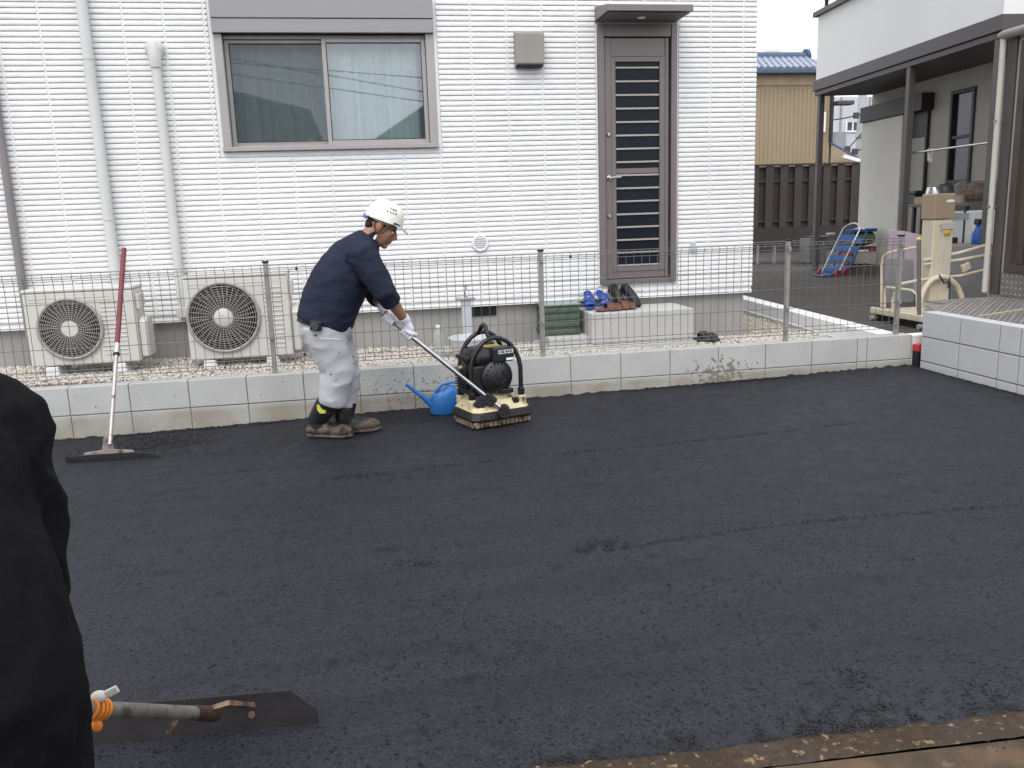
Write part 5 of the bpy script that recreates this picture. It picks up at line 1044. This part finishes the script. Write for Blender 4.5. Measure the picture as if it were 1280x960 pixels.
bxs(pc, 'side_stop', tar, (.095, .135, -.150, -.112, .140, .175), bevel=.006)

# ================================================================== rake leaning on the fence, lute in front
rk_b = Vector(onY(137.5, 556, -.745)); rk_t = Vector(onY(155, 311, .10)); rd = (rk_t-rk_b).normalized()
rk = thing('asphalt_rake', 'long-handled rubber squeegee rake leaning on the fence', 'rake', (rk_b.x, rk_b.y, gz(rk_b.x)))
mid = rk_b+(rk_t-rk_b)*.49
pipe_m = M('rake_pipe', (0.4, 0.352, 0.344), .4, metal=.6, var=.15, vs=25, dirt=((.16, .10, .08), 18, .6, .72))
MB().tube([rk_b, mid], .0125, 12).build('shaft', pipe_m, rk, smooth=40)
MB().tube([mid-rd*.02, rk_t], .0165, 12).build('red_grip', M('grip_red', (0.16, 0.036, 0.04), .6, var=.2, vs=12), rk, smooth=40)
MB().tube([mid-rd*.075, mid-rd*.0], .0175, 12).build('ferrule', M('ferrule_steel', (0.44, 0.424, 0.416), .35, metal=.8), rk, smooth=40); MB().cyl(mid-rd*.085, mid-rd*.07, .021, n=12).build('collar', tar, rk)
gA = onG(82, 578); gB = onG(199, 571); gA = Vector((gA[0], gA[1]+.0, gz(gA[0]))); gB = Vector((gB[0], gB[1], gz(gB[0])))
e = (gB-gA).normalized(); nrm_ = Vector((-e.y, e.x, 0))
MB().add([gA, gB-e*.05, gB, gA+Vector((0, 0, .036)), gB-e*.10+Vector((0, 0, .034)), gB-e*.01+Vector((0, 0, .014)),
          *[p+nrm_*.022 for p in (gA, gB-e*.05, gB, gA+Vector((0, 0, .036)), gB-e*.10+Vector((0, 0, .034)), gB-e*.01+Vector((0, 0, .014)))]],
         [(0, 1, 4, 3), (1, 2, 5, 4), (6, 9, 10, 7), (7, 10, 11, 8), (3, 4, 10, 9), (4, 5, 11, 10), (0, 6, 7, 1), (1, 7, 8, 2), (0, 3, 9, 6), (2, 8, 11, 5)]).build('rubber_blade', tar, rk)
bc = gA+(gB-gA)*.46+nrm_*.011
rks = M('rake_bracket', (0.336, 0.288, 0.272), .5, metal=.5, var=.2, vs=20, dirt=((.10, .07, .06), 15, .55, .68))
MB().add([bc-e*.16+Vector((0, 0, .036)), bc+e*.16+Vector((0, 0, .036)), bc+e*.15+Vector((0, 0, .050)), bc+e*.035+Vector((0, 0, .062)), bc+e*.02+Vector((0, 0, .15)), bc-e*.02+Vector((0, 0, .15)), bc-e*.04+Vector((0, 0, .062)), bc-e*.15+Vector((0, 0, .05)),
          *[q+nrm_*.012 for q in (bc-e*.16+Vector((0, 0, .036)), bc+e*.16+Vector((0, 0, .036)), bc+e*.15+Vector((0, 0, .050)), bc+e*.035+Vector((0, 0, .062)), bc+e*.02+Vector((0, 0, .15)), bc-e*.02+Vector((0, 0, .15)), bc-e*.04+Vector((0, 0, .062)), bc-e*.15+Vector((0, 0, .05)))]],
         [tuple(range(8)), tuple(range(15, 7, -1))]+[(i, i+8, (i+1) % 8+8, (i+1) % 8) for i in range(8)]).build('bracket', rks, rk, bevel=.002)
# lute (levelling board) in the foreground
L0 = Vector(onG(60, 936)); L1 = Vector(onG(398, 906.5)); L0.z = gz(L0.x); L1.z = gz(L1.x); e = (L1-L0).normalized(); up_v = Vector((.0, .030, .098))
lu_b = Vector(onY(262, 892, -4.02)); P2 = ray(112, 886); P2 = Vector(CAM+P2/np.linalg.norm(P2)*2.25)
pd = (P2-lu_b).normalized(); lend = lu_b+pd*1.32
lu = thing('asphalt_lute', 'steel levelling lute with orange taped pole lying on the asphalt', 'lute', tuple((L0+L1)/2))
bl_m = M('lute_blade', (.026, .022, .024), .45, metal=.4, var=.3, vs=9, dirt=((.06, .035, .03), 5, .58, .78), bump=.15, bs=30)
ths = Vector((0, .006, 0)); q = [L0, L1, L1+up_v*.42, L1-e*.075+up_v, L0+up_v]
MB().add(q+[p+ths for p in q], [(0, 1, 2, 3, 4), (9, 8, 7, 6, 5)]+[(i, i+5, (i+1) % 5+5, (i+1) % 5) for i in range(5)]).build('blade', bl_m, lu)
MB().tube([lu_b-pd*.02, lend], .0180, 16).build('pole', M('lute_pole', (0.24, 0.224, 0.2), .45, metal=.6, var=.2, vs=22, dirt=((.12, .10, .075), 26, .5, .66)), lu, smooth=40)
MB().tube([lu_b-pd*.03, lu_b+pd*.07], .0205, 16).build('socket', M('socket_rust', (0.056, 0.036, 0.024), .7, metal=.4, var=.3, vs=30), lu, smooth=40)
brm = M('lute_bracket', (0.24, 0.168, 0.104), .55, metal=.4, var=.3, vs=18, dirt=((.08, .055, .04), 20, .5, .66))
ba = Vector(onY(210, 906, -3.985)); bb = Vector(onY(318, 882, -3.93)); bmid = lu_b+Vector((0, -.0, .012))
MB().tube([bb+Vector((0, .0, -.045)), bb, bmid+Vector((.05, .0, .012)), bmid], .0095, 4).build('bracket', brm, lu); MB().tube([bmid, ba+Vector((.03, 0, .02)), ba+Vector((0, 0, -.025))], .0095, 4).build('bracket', brm, lu)
MB().lathe([(0, 0), (.010, 0), (.010, .008), (0, .008)], bb+Vector((-.008, -.008, -.02)), rx, 8).build('bolt', brm, lu)
tpp = lu_b+pd*((P2-lu_b).length*.93); org = M('tape_orange', (0.64, 0.2, 0.024), .5, var=.15, vs=40)
for k in (-.012, .0, .013, .03): MB().tube([tpp+pd*k+(pd.orthogonal().normalized()*math.cos(a)+pd.cross(pd.orthogonal().normalized())*math.sin(a))*.0205 for a in np.linspace(0, 2*PI, 20, endpoint=False)], .0048, 6, closed=True).build('orange_tape', org, lu, smooth=60)
MB().ell(tpp+Vector((.004, -.005, .034)), (.018, .014, .014)).build('tape_knot', M('tape_white', (0.496, 0.464, 0.416), .6), lu, smooth=60); MB().box(tpp+Vector((.032, -.004, .042)), (.03, .010, .018), Matrix.Rotation(-.4, 3, 'Y')).build('tape_end', bpy.data.materials['tape_white'], lu, bevel=.003)
MB().ell(tpp+Vector((-.006, -.012, -.032)), (.012, .010, .016)).build('tape_tail', org, lu, smooth=60)

# ================================================================== people
skin = M('skin', (0.33, 0.165, 0.105), .55, var=.08, vs=30, spec=.35); navy = M('navy_jersey', (0.0165, 0.0215, 0.0395), .85, var=.12, vs=9, spec=.2, bump=.15, bs=300)
trs = M('work_trousers', (0.42, 0.42, 0.435), .9, var=.04, vs=3, spec=.15, bump=.2, bs=200, dirt=((.09, .09, .095), 30, .655, .69)); glove_m = M('white_glove', (0.74, 0.73, 0.78), .9, var=.06, vs=60, bump=.3, bs=250, spec=.15)
boot_m = M('rubber_boot', (0.016, 0.0168, 0.0192), .5, var=.25, vs=14, dirt=((.17, .13, .09), 16, .58, .70)); boot_mud = M('muddy_boot', (0.096, 0.076, 0.056), .8, var=.35, vs=22, bump=.4, bs=60, dirt=((.025, .024, .023), 18, .5, .62))
def hand(mb, c, ax, wrist, r=.026, sgn=1):
    c = Vector(c); ax = Vector(ax).normalized(); wv = Vector(wrist)-c; n = (wv-ax*wv.dot(ax)).normalized(); b = ax.cross(n)*sgn
    pc_ = c+n*.030+b*.004
    R = Matrix((ax, b, n)).transposed(); mb.ell(pc_, (.046, .034, .019), R)
    mb.loft([Vector(wrist), Vector(wrist)*.4+pc_*.6, pc_], [.026, .026, .020], [.030, .036, .038], side=tuple(ax), n=12)
    for k in range(4):
        o = c+ax*(.034-.0215*k); L_ = (265, 285, 280, 250)[k]
        pts = [o+(n*math.cos(rad(f))+b*math.sin(rad(f)))*r for f in np.linspace(35, L_, 9)]; mb.tube(pts, [.0105, .0105, .0108, .010, .0103, .0098, .0095, .0085, .006], 8)
    o = c+ax*.050; mb.tube([c+n*.026+ax*.02, o+(n*math.cos(-.5)-b*.5)*r*1.1, o+ax*.006+(n*math.cos(-1.4)-b)*r, o+ax*.004+(-n*.35-b*.75)*r*1.1], [.014, .0125, .0115, .008], 8)
def head_mass(mb, R, O, s=1.0):
    T_ = lambda x, y, z: R @ Vector((x*s, y*s, z*s))+O; E = lambda c, r: mb.ell(T_(*c), tuple(q*s for q in r), R, 18, 12)
    E((-.005, 0, .040), (.098, .076, .098)); E((.030, 0, -.030), (.066, .062, .085)); E((.020, 0, -.075), (.060, .052, .045)); E((.066, 0, -.098), (.022, .026, .020)); E((.078, 0, .030), (.020, .048, .016))
    mb.loft([T_(.088, 0, .018), T_(.101, 0, -.006), T_(.113, 0, -.026), T_(.096, 0, -.040)], [.008*s, .012*s, .015*s, .010*s], [.009*s, .011*s, .016*s, .013*s], side=tuple(R @ Vector((0, 1, 0))), n=10)
    E((.090, 0, -.056), (.010, .022, .007)); E((.087, 0, -.070), (.011, .020, .008))
    for q in (-1, 1): E((.058, q*.040, -.022), (.026, .018, .026)); E((-.006, q*.078, -.005), (.021, .010, .035)); E((-.010, q*.086, .004), (.020, .007, .026))
def worker():
    Y0 = -.63; Wp = lambda u, v, dy=0.0: Vector(onY(u, v, Y0+dy))
    ng = onG(412, 546); base = (Wp(418, 540).x, Y0, gz(-1.75)); t = thing('person', 'worker in white helmet, navy shirt and grey trousers steering the plate compactor', 'person', base)
    PA = rad(28); R = Matrix.Rotation(PA, 3, 'Y') @ Matrix.Rotation(rad(-6), 3, 'Z'); O = Wp(474, 284, -.07)-R @ Vector((-.006, -.076, -.005)); O.y = Y0+.005
    sh_n, el_n, wr_n = Wp(452, 319, -.175), Wp(482, 366, -.21), Wp(506, 399, -.075); sh_f, el_f, wr_f = Wp(452, 317, .175), Wp(470, 370, .17), Wp(480, 388, .03)
    hn_c = Vector(he+hdir*.185); hf_c = Vector(he+hdir*.035)
    wr_n = hn_c+Vector((-.012, -.030, .090)); wr_f = hf_c+Vector((-.030, .045, .070))
    hips = Wp(409, 405); nf = Vector((ng[0], ng[1], gz(ng[0]))); fg = onG(446, 540); ff = Vector((fg[0], fg[1], gz(fg[0])))
    kn, kf = Wp(424, 462, -.09), Wp(432, 460, .09); an_n = nf+Vector((-.03, .01, .11)); an_f = ff+Vector((-.06, .0, .11))
    b = MB(); head_mass(b, R, O)
    nk = Wp(458, 298); b.loft([nk+Vector((-.03, 0, -.06)), nk, O+R @ Vector((-.025, 0, -.03))], [.062, .060, .055], [.066, .060, .056], n=16)
    b.loft([hips+Vector((0, 0, -.05)), Wp(412, 380), Wp(430, 345), Wp(446, 318), nk], [.11, .11, .115, .10, .055], [.14, .14, .15, .15, .055], n=18)
    for s, e_, w_ in ((sh_n, el_n, wr_n), (sh_f, el_f, wr_f)):
        b.tube([s, s+(e_-s)*.5, e_, e_+(w_-e_)*.35, w_], [.058, .052, .044, .043, .030], 14); b.ell(s, (.062,)*3)
    for h_, k_, a_ in ((hips+Vector((0, -.085, -.03)), kn, an_n), (hips+Vector((.01, .085, -.03)), kf, an_f)):
        b.tube([h_, h_+(k_-h_)*.5, k_, k_+(a_-k_)*.35, a_, a_+Vector((.02, 0, -.05))], [.085, .078, .058, .056, .040, .042], 14)
    for a_ in (an_n, an_f): b.loft([a_+Vector((-.03, 0, -.06)), a_+Vector((.05, 0, -.065)), a_+Vector((.14, 0, -.075))], [.035, .03, .018], [.03, .036, .03], n=12)
    for c_, w_ in ((hn_c, wr_n), (hf_c, wr_f)): b.ell((Vector(c_)*.45+w_*.55), (.022, .022, .022))
    body = fuse(b, 'body', skin, t, .0055, 3)
    # face details
    T_ = lambda x, y, z: R @ Vector((x, y, z))+O
    for q in (-1, 1):
        ey = MB().ell(T_(.082, q*.031, -.002), (.010, .012, .009), R, 12, 8).build('eye', M('eye_white', (0.52, 0.496, 0.464), .3) if q < 0 else bpy.data.materials['eye_white'], body, smooth=60)
        MB().ell(T_(.0915, q*.032, -.003), (.003, .005, .005), R, 10, 6).build('iris', black_plastic, ey, smooth=60)
        MB().tube([T_(.092, q*.014, .018), T_(.090, q*.032, .022), T_(.078, q*.048, .016)], [.003, .004, .003], 6).build('eyebrow', black_plastic, body, smooth=60)
    hr = MB(); hr.ell(T_(-.022, 0, .048), (.088, .0775, .075), R, 20, 14); hr.ell(T_(-.066, 0, -.008), (.040, .058, .046), R, 16, 10); hr.loft([T_(.022, -.070, .025), T_(.016, -.0705, .004)], [.009, .005], [.005, .003], side=(0, 1, 0), n=8); hr.build('hair', M('hair_black', (0.0096, 0.008, 0.008), .7, var=.3, vs=60, bump=.5, bs=200), t, smooth=70)
    # helmet
    hm = M('helmet_cream', (0.76, 0.75, 0.66), .3, var=.03, coat=.2, dirt=((.55, .53, .46), 20, .66, .8)); hl = []; n = 32
    prof_ = [(1.04, -.008), (1.03, .0), (1.0, .022), (.96, .055), (.86, .09), (.68, .118), (.42, .135), (.18, .141), (.02, .142)]; rings_ = []
    for k, z in prof_: rings_.append([T_(-.004+.124*k*math.cos(a), .101*k*math.sin(a), .046+z*.93+(.012*math.cos(a) if z < .03 else 0)) for a in np.linspace(0, 2*PI, n, endpoint=False)])
    inn = [[T_(-.004+.113*k*math.cos(a), .092*k*math.sin(a), .046+z*.86) for a in np.linspace(0, 2*PI, n, endpoint=False)] for k, z in ((1.0, 0), (.9, .06), (.5, .11), (.05, .125))]
    H = MB(); H.rings(inn[::-1]+rings_, cap=True); hel = H.build('helmet', hm, t, smooth=50)
    B = MB(); rr = []
    for a in np.linspace(-1.25, 1.25, 17):
        x, y = -.004+.122*math.cos(a), .100*math.sin(a); k = (math.cos(a*1.2))**1.0*.058 if abs(a) < 1.25 else 0; k = max(k, .003)
        zb = .050+.012*math.cos(a); rr.append([T_(x-.006, y, zb), T_(x+k*.55, y*1.02, zb-.012*k/.058), T_(x+k, y*1.0, zb-.028*k/.058), T_(x+k, y, zb-.032*k/.058), T_(x+k*.5, y, zb-.020*k/.058), T_(x-.006, y, zb-.005)])
    B.rings(rr); B.build('brim', M('brim_grey', (0.32, 0.344, 0.328), .35), hel, smooth=50)
    for i, (a, z) in enumerate(((-1.02, .075), (-1.18, .072), (-1.34, .069), (-1.52, .068))):
        kx = .985; MB().box(T_(-.004+.124*.93*math.cos(a), .101*.945*math.sin(a), .046+z*.93), (.008, .003, .008), R @ Matrix.Rotation(a+PI/2, 3, 'Z')).build('helmet_letter', M('letter_dark', (0.064, 0.072, 0.08), .5) if i == 0 else bpy.data.materials['letter_dark'], hel)
    for i, (a, wd_) in enumerate(((-1.08, .014), (-1.24, .020), (-1.44, .010))): MB().box(T_(-.004+.124*.875*math.cos(a), .101*.885*math.sin(a), .046+.089), (wd_, .003, .006), R @ Matrix.Rotation(a+PI/2, 3, 'Z') @ Matrix.Rotation(.45, 3, 'X')).build('helmet_mark', M('mark_green', (0.128, 0.304, 0.264), .5) if i == 0 else bpy.data.materials['mark_green'], hel)
    for a in (-.75,): MB().box(T_(-.004+.124*1.01*math.cos(a), .101*1.01*math.sin(a), .058), (.05, .005, .012), R @ Matrix.Rotation(a+PI/2, 3, 'Z')).build('helmet_slot', black_plastic, hel)
    MB().box(T_(-.118, -.03, .022), (.03, .05, .030), R).build('head_band', M('band_violet', (0.176, 0.192, 0.496), .5), hel, bevel=.006); MB().tube([T_(-.10, -.07, .034), T_(-.03, -.086, .03), T_(.05, -.072, .034)], .006, 6).build('harness', M('harness_grey', (0.336, 0.352, 0.336), .6), hel)
    stp = M('strap_black', (0.016, 0.016, 0.016), .6)
    MB().tube([T_(-.045, -.078, .03), T_(-.035, -.085, -.015), T_(-.010, -.084, -.045), T_(.030, -.078, -.030), T_(.050, -.070, .03)], .0035, 6).build('ear_strap', stp, hel, smooth=60); MB().tube([T_(-.010, -.084, -.045), T_(-.002, -.075, -.075), T_(.012, -.062, -.105), T_(.035, -.03, -.125), T_(.04, 0, -.125)], .005, 6).build('chin_strap', stp, hel, smooth=60)
    MB().box(T_(-.003, -.079, -.072), (.014, .010, .034), R).build('buckle', white_trim, hel, bevel=.003)
    # shirt
    S = MB(); S.loft([Wp(404.5, 407), Wp(406, 402), Wp(412, 382), Wp(423, 357), Wp(435, 336), Wp(446, 319), Wp(456, 305), Wp(461.5, 296)], [.160, .172, .184, .183, .172, .145, .098, .066], [.185, .195, .200, .208, .212, .195, .13, .072], n=28, p=2.25)
    for s, e_, w_, k in ((sh_n, el_n, wr_n, 1), (sh_f, el_f, wr_f, .92)):
        c_ = e_+(w_-e_)*.34; S.loft([s+Vector((-.05, .03 if k == 1 else -.03, .015)), s, s+(e_-s)*.4, s+(e_-s)*.8, e_, c_], [.090*k, .098*k, .086*k, .074*k, .068*k, .060*k], [.09*k, .092*k, .080*k, .070*k, .066*k, .056*k], n=20)
    fuse(S, 'shirt', navy, t, .008, 4, wrinkle=((.0055, (8, 5, 4)), (.0050, (5, 13, 15)), (.002, (26, 20, 24))))
    MB().tube([Wp(459.5, 297)+Vector((.066*math.cos(a)*.92, .070*math.sin(a), .066*math.cos(a)*.42+.008)) for a in np.linspace(0, 2*PI, 24, endpoint=False)], .011, 8, closed=True).build('collar', navy, t, smooth=60)
    # trousers
    S = MB(); S.loft([Wp(408, 398), Wp(408, 412), Wp(410, 425)], [.160, .168, .150], [.175, .185, .17], n=24)
    for k, pts, rr_ in ((-.085, ((403, 405), (409, 428), (418, 450), (423, 464), (419, 484), (415.5, 499), (414, 506)), (.128, .124, .112, .108, .098, .090, .082)), (.085, ((412, 408), (420, 432), (429, 455), (431, 470), (430, 490), (430, 504), (430, 508)), (.12, .115, .105, .10, .092, .084, .078))):
        S.loft([Wp(u, v, k) for u, v in pts], list(rr_), [q*.86 for q in rr_], n=20)
    fuse(S, 'trousers', trs, t, .008, 4, wrinkle=((.0075, (4, 5, 9)), (.0035, (8, 7, 15))))
    MB().loft([Wp(405.5, 400), Wp(404.5, 406)], [.168, .172], [.18, .184], n=24, p=2.2).build('belt', M('belt_black', (0.016, 0.016, 0.0176), .6), t, smooth=40)
    pk = MB().box(Wp(395, 407, -.205), (.075, .035, .065), Matrix.Rotation(.15, 3, 'Y')); pk.build('belt_pouch', black_plastic, t, bevel=.012, segs=3); MB().lathe([(0, .01), (.022, .01), (.026, .004), (.026, 0), (0, 0)], Wp(393.5, 408, -.224), rx, 18).build('pouch_dial', M('dial_grey', (0.096, 0.096, 0.104), .4, metal=.5), t, smooth=40)
    MB().box(Wp(413, 424, -.235), (.13, .008, .012), Matrix.Rotation(.1, 3, 'Y')).build('pocket_flap', trs, t, bevel=.003)
    # boots
    def boot(f, shaft_top, yaw, near):
        M_ = Matrix.Rotation(yaw, 3, 'Z'); q = lambda x, y, z: f+M_ @ Vector((x, y, z)); g = MB(); top = Vector(shaft_top)
        g.loft([top, top*.5+q(-.075, 0, .13)*.5, q(-.075, 0, .12), q(-.07, 0, .06)], [.082, .074, .066, .06], [.070, .064, .056, .048], side=tuple(M_ @ Vector((0, 1, 0))), n=20)
        g.loft([q(-.145, 0, .050), q(-.11, 0, .055), q(-.03, 0, .060), q(.05, 0, .052), q(.12, 0, .045), q(.155, 0, .038)], [.030, .050, .056, .046, .036, .016], [.028, .042, .046, .052, .050, .028], side=tuple(M_ @ Vector((0, 1, 0))), n=20)
        o = fuse(g, 'boot', boot_m, t, .007, 3)
        s_ = MB().loft([q(-.152, 0, .015), q(-.12, 0, .014), q(-.03, 0, .014), q(.06, 0, .014), q(.13, 0, .015), q(.165, 0, .018)], [.012, .0145, .0145, .0145, .0145, .010], [.025, .046, .046, .057, .053, .028], side=tuple(M_ @ Vector((0, 1, 0))), n=20, p=3); s_.build('sole', boot_mud, o, smooth=50)
        v_ = MB().loft([q(-.148, 0, .046), q(-.11, 0, .050), q(-.03, 0, .052), q(.05, 0, .050), q(.12, 0, .045), q(.157, 0, .038)], [.026, .044, .046, .0445, .039, .019], [.033, .0465, .0500, .0560, .0540, .031], side=tuple(M_ @ Vector((0, 1, 0))), n=20); v_.build('mud_coat', boot_mud, o, smooth=60)
        if near:
            c_ = top*.62+q(-.075, 0, .12)*.38; MB().add([c_+M_ @ Vector((x, -.072-.0*abs(x), z)) for x, z in ((-.030, .030), (.040, .026), (.038, .0), (.022, -.026), (-.012, -.028), (-.030, -.004))]+[c_+M_ @ Vector((x, -.058, z)) for x, z in ((-.030, .030), (.040, .026), (.038, .0), (.022, -.026), (-.012, -.028), (-.030, -.004))], [tuple(range(6))[::-1], tuple(range(6, 12))]+[(i, (i+1) % 6, (i+1) % 6+6, i+6) for i in range(6)]).build('yellow_patch', M('patch_yellow', (0.496, 0.48, 0.072), .5, var=.1, vs=40), o)
    boot(nf+Vector((.0, 0, 0)), Wp(414, 499, -.085), rad(-22), True); boot(ff, Wp(431, 503, .085), rad(8), False)
    # gloves
    g = MB(); hand(g, hn_c, hdir, wr_n, .025, 1); fuse(g, 'glove', glove_m, t, .0045, 2, wrinkle=((.0012, (60, 60, 60)),))
    g = MB(); hand(g, hf_c, hdir, wr_f, .027, -1); fuse(g, 'glove', glove_m, t, .0045, 2, wrinkle=((.0012, (60, 60, 60)),))
    for w_, e_ in ((wr_n, el_n), (wr_f, el_f)): d_ = (e_-w_).normalized(); MB().tube([w_-d_*.012, w_+d_*.012, w_+d_*.028], [.036, .038, .037], 16).build('glove_cuff', glove_m, t, smooth=60)
worker()

def bystander():
    blk = M('black_jacket', (0.0032, 0.0032, 0.0040), .85, var=.3, vs=6, spec=.12, bump=.2, bs=250); bt_ = M('black_trousers', (0.008, 0.008, 0.0096), .9, var=.2, vs=5, spec=.15)
    gzv = gz(-2.3); t = thing('person', 'person in a plain black jacket bending over the lute pole', 'person', (-2.32, -5.0, gzv))
    V_ = Vector; sh_r, el_r = V_((-2.150, -4.76, .77)), V_((-2.112, -4.82, .52)); hr_ = lu_b+pd*1.0; sh_l, el_l = V_((-2.56, -4.70, .72)), V_((-2.66, -4.78, .47)); hl_ = lu_b+pd*1.27
    hip = V_((-2.205, -5.06, .42)); nk = V_((-2.43, -4.62, .86)); O = V_((-2.47, -4.50, .96)); R = Matrix.Rotation(rad(100), 3, 'Z') @ Matrix.Rotation(rad(45), 3, 'Y')
    fr_, fl_ = V_((-2.16, -5.02, gz(-2.16))), V_((-2.50, -5.16, gz(-2.5))); kr, kl = V_((-2.14, -4.93, .07)), V_((-2.49, -5.03, .08))
    b = MB(); head_mass(b, R, O); b.tube([nk, O+R @ V_((-.02, 0, -.04))], .058, 14)
    ch = V_((-2.335, -4.76, .76)); b.loft([hip, hip*.5+ch*.5, ch, nk], [.11, .11, .11, .06], [.15, .145, .15, .06], side=(1, 0, 0), n=18)
    for s, e_, h_ in ((sh_r, el_r, hr_), (sh_l, el_l, hl_)):
        w_ = V_(h_)+(e_-V_(h_)).normalized()*.085; b.tube([s, e_, w_], [.058, .045, .030], 14); b.ell(s, (.065,)*3); hand(b, h_, pd, w_, .027)
    for h_, k_, f_ in ((hip+V_((.09, 0, -.02)), kr, fr_), (hip+V_((-.09, 0, -.02)), kl, fl_)): b.tube([h_, k_, f_+V_((0, -.02, .08))], [.085, .06, .045], 14); b.loft([f_+V_((0, -.08, .05)), f_+V_((0, .03, .045)), f_+V_((0, .15, .035))], [.035, .035, .02], [.035, .04, .03], side=(1, 0, 0), n=12)
    fuse(b, 'body', skin, t, .007, 3)
    S = MB(); S.loft([hip+V_((.01, -.01, -.14)), hip+V_((.005, 0, -.02)), hip*.6+ch*.4+V_((0, -.02, .02)), hip*.2+ch*.8+V_((0, -.02, .03)), ch*.4+nk*.6, nk+V_((0, .02, .02))], [.185, .185, .175, .168, .12, .07], [.225, .240, .246, .224, .16, .075], side=(1, 0, 0), n=28, p=2.2)
    for s, e_, h_ in ((sh_r, el_r, hr_), (sh_l, el_l, hl_)):
        w_ = V_(h_)+(e_-V_(h_)).normalized()*.10; S.loft([s+V_((-.04 if s.x > -2.4 else .04, 0, .02)), s, s*.5+e_*.5, e_, e_*.4+w_*.6, w_], [.085, .095, .086, .080, .066, .05], [.085, .095, .088, .080, .066, .05], side=(0, 1, 0), n=18)
    fuse(S, 'jacket', blk, t, .007, 4, wrinkle=((.008, (5, 5, 9)), (.0045, (12, 12, 10)), (.0015, (30, 30, 26))))
    S = MB(); S.loft([hip+V_((0, 0, .03)), hip+V_((0, 0, -.10))], [.14, .14], [.19, .19], side=(1, 0, 0), n=24)
    for h_, k_, f_ in ((hip+V_((.10, 0, -.06)), kr, fr_), (hip+V_((-.10, 0, -.06)), kl, fl_)): S.tube([h_, h_*.5+k_*.5, k_, k_*.5+f_*.5, f_+V_((0, -.02, .085))], [.12, .11, .09, .085, .085], 18)
    fuse(S, 'trousers', bt_, t, .009, 4, wrinkle=((.006, (6, 6, 12)),))
    for f_ in (fr_, fl_):
        g = MB(); g.loft([f_+V_((0, -.02, .16)), f_+V_((0, -.02, .06))], [.07, .055], [.065, .048], side=(1, 0, 0), n=16); g.loft([f_+V_((0, -.12, .045)), f_+V_((0, -.05, .05)), f_+V_((0, .06, .05)), f_+V_((0, .17, .035))], [.035, .045, .045, .02], [.03, .044, .05, .028], side=(1, 0, 0), n=16); fuse(g, 'boot', boot_m, t, .008, 3)
    cp_ = MB(); cp_.ell(R @ V_((-.01, 0, .055))+O, (.108, .086, .095), R, 20, 12); cp_.loft([R @ V_((.07, 0, .06))+O, R @ V_((.15, 0, .045))+O], [.012, .006], [.07, .05], side=tuple(R @ V_((0, 1, 0))), n=14); cp_.build('cap', blk, t, smooth=60)
bystander()

bpy.data.scenes.remove(SHOP)
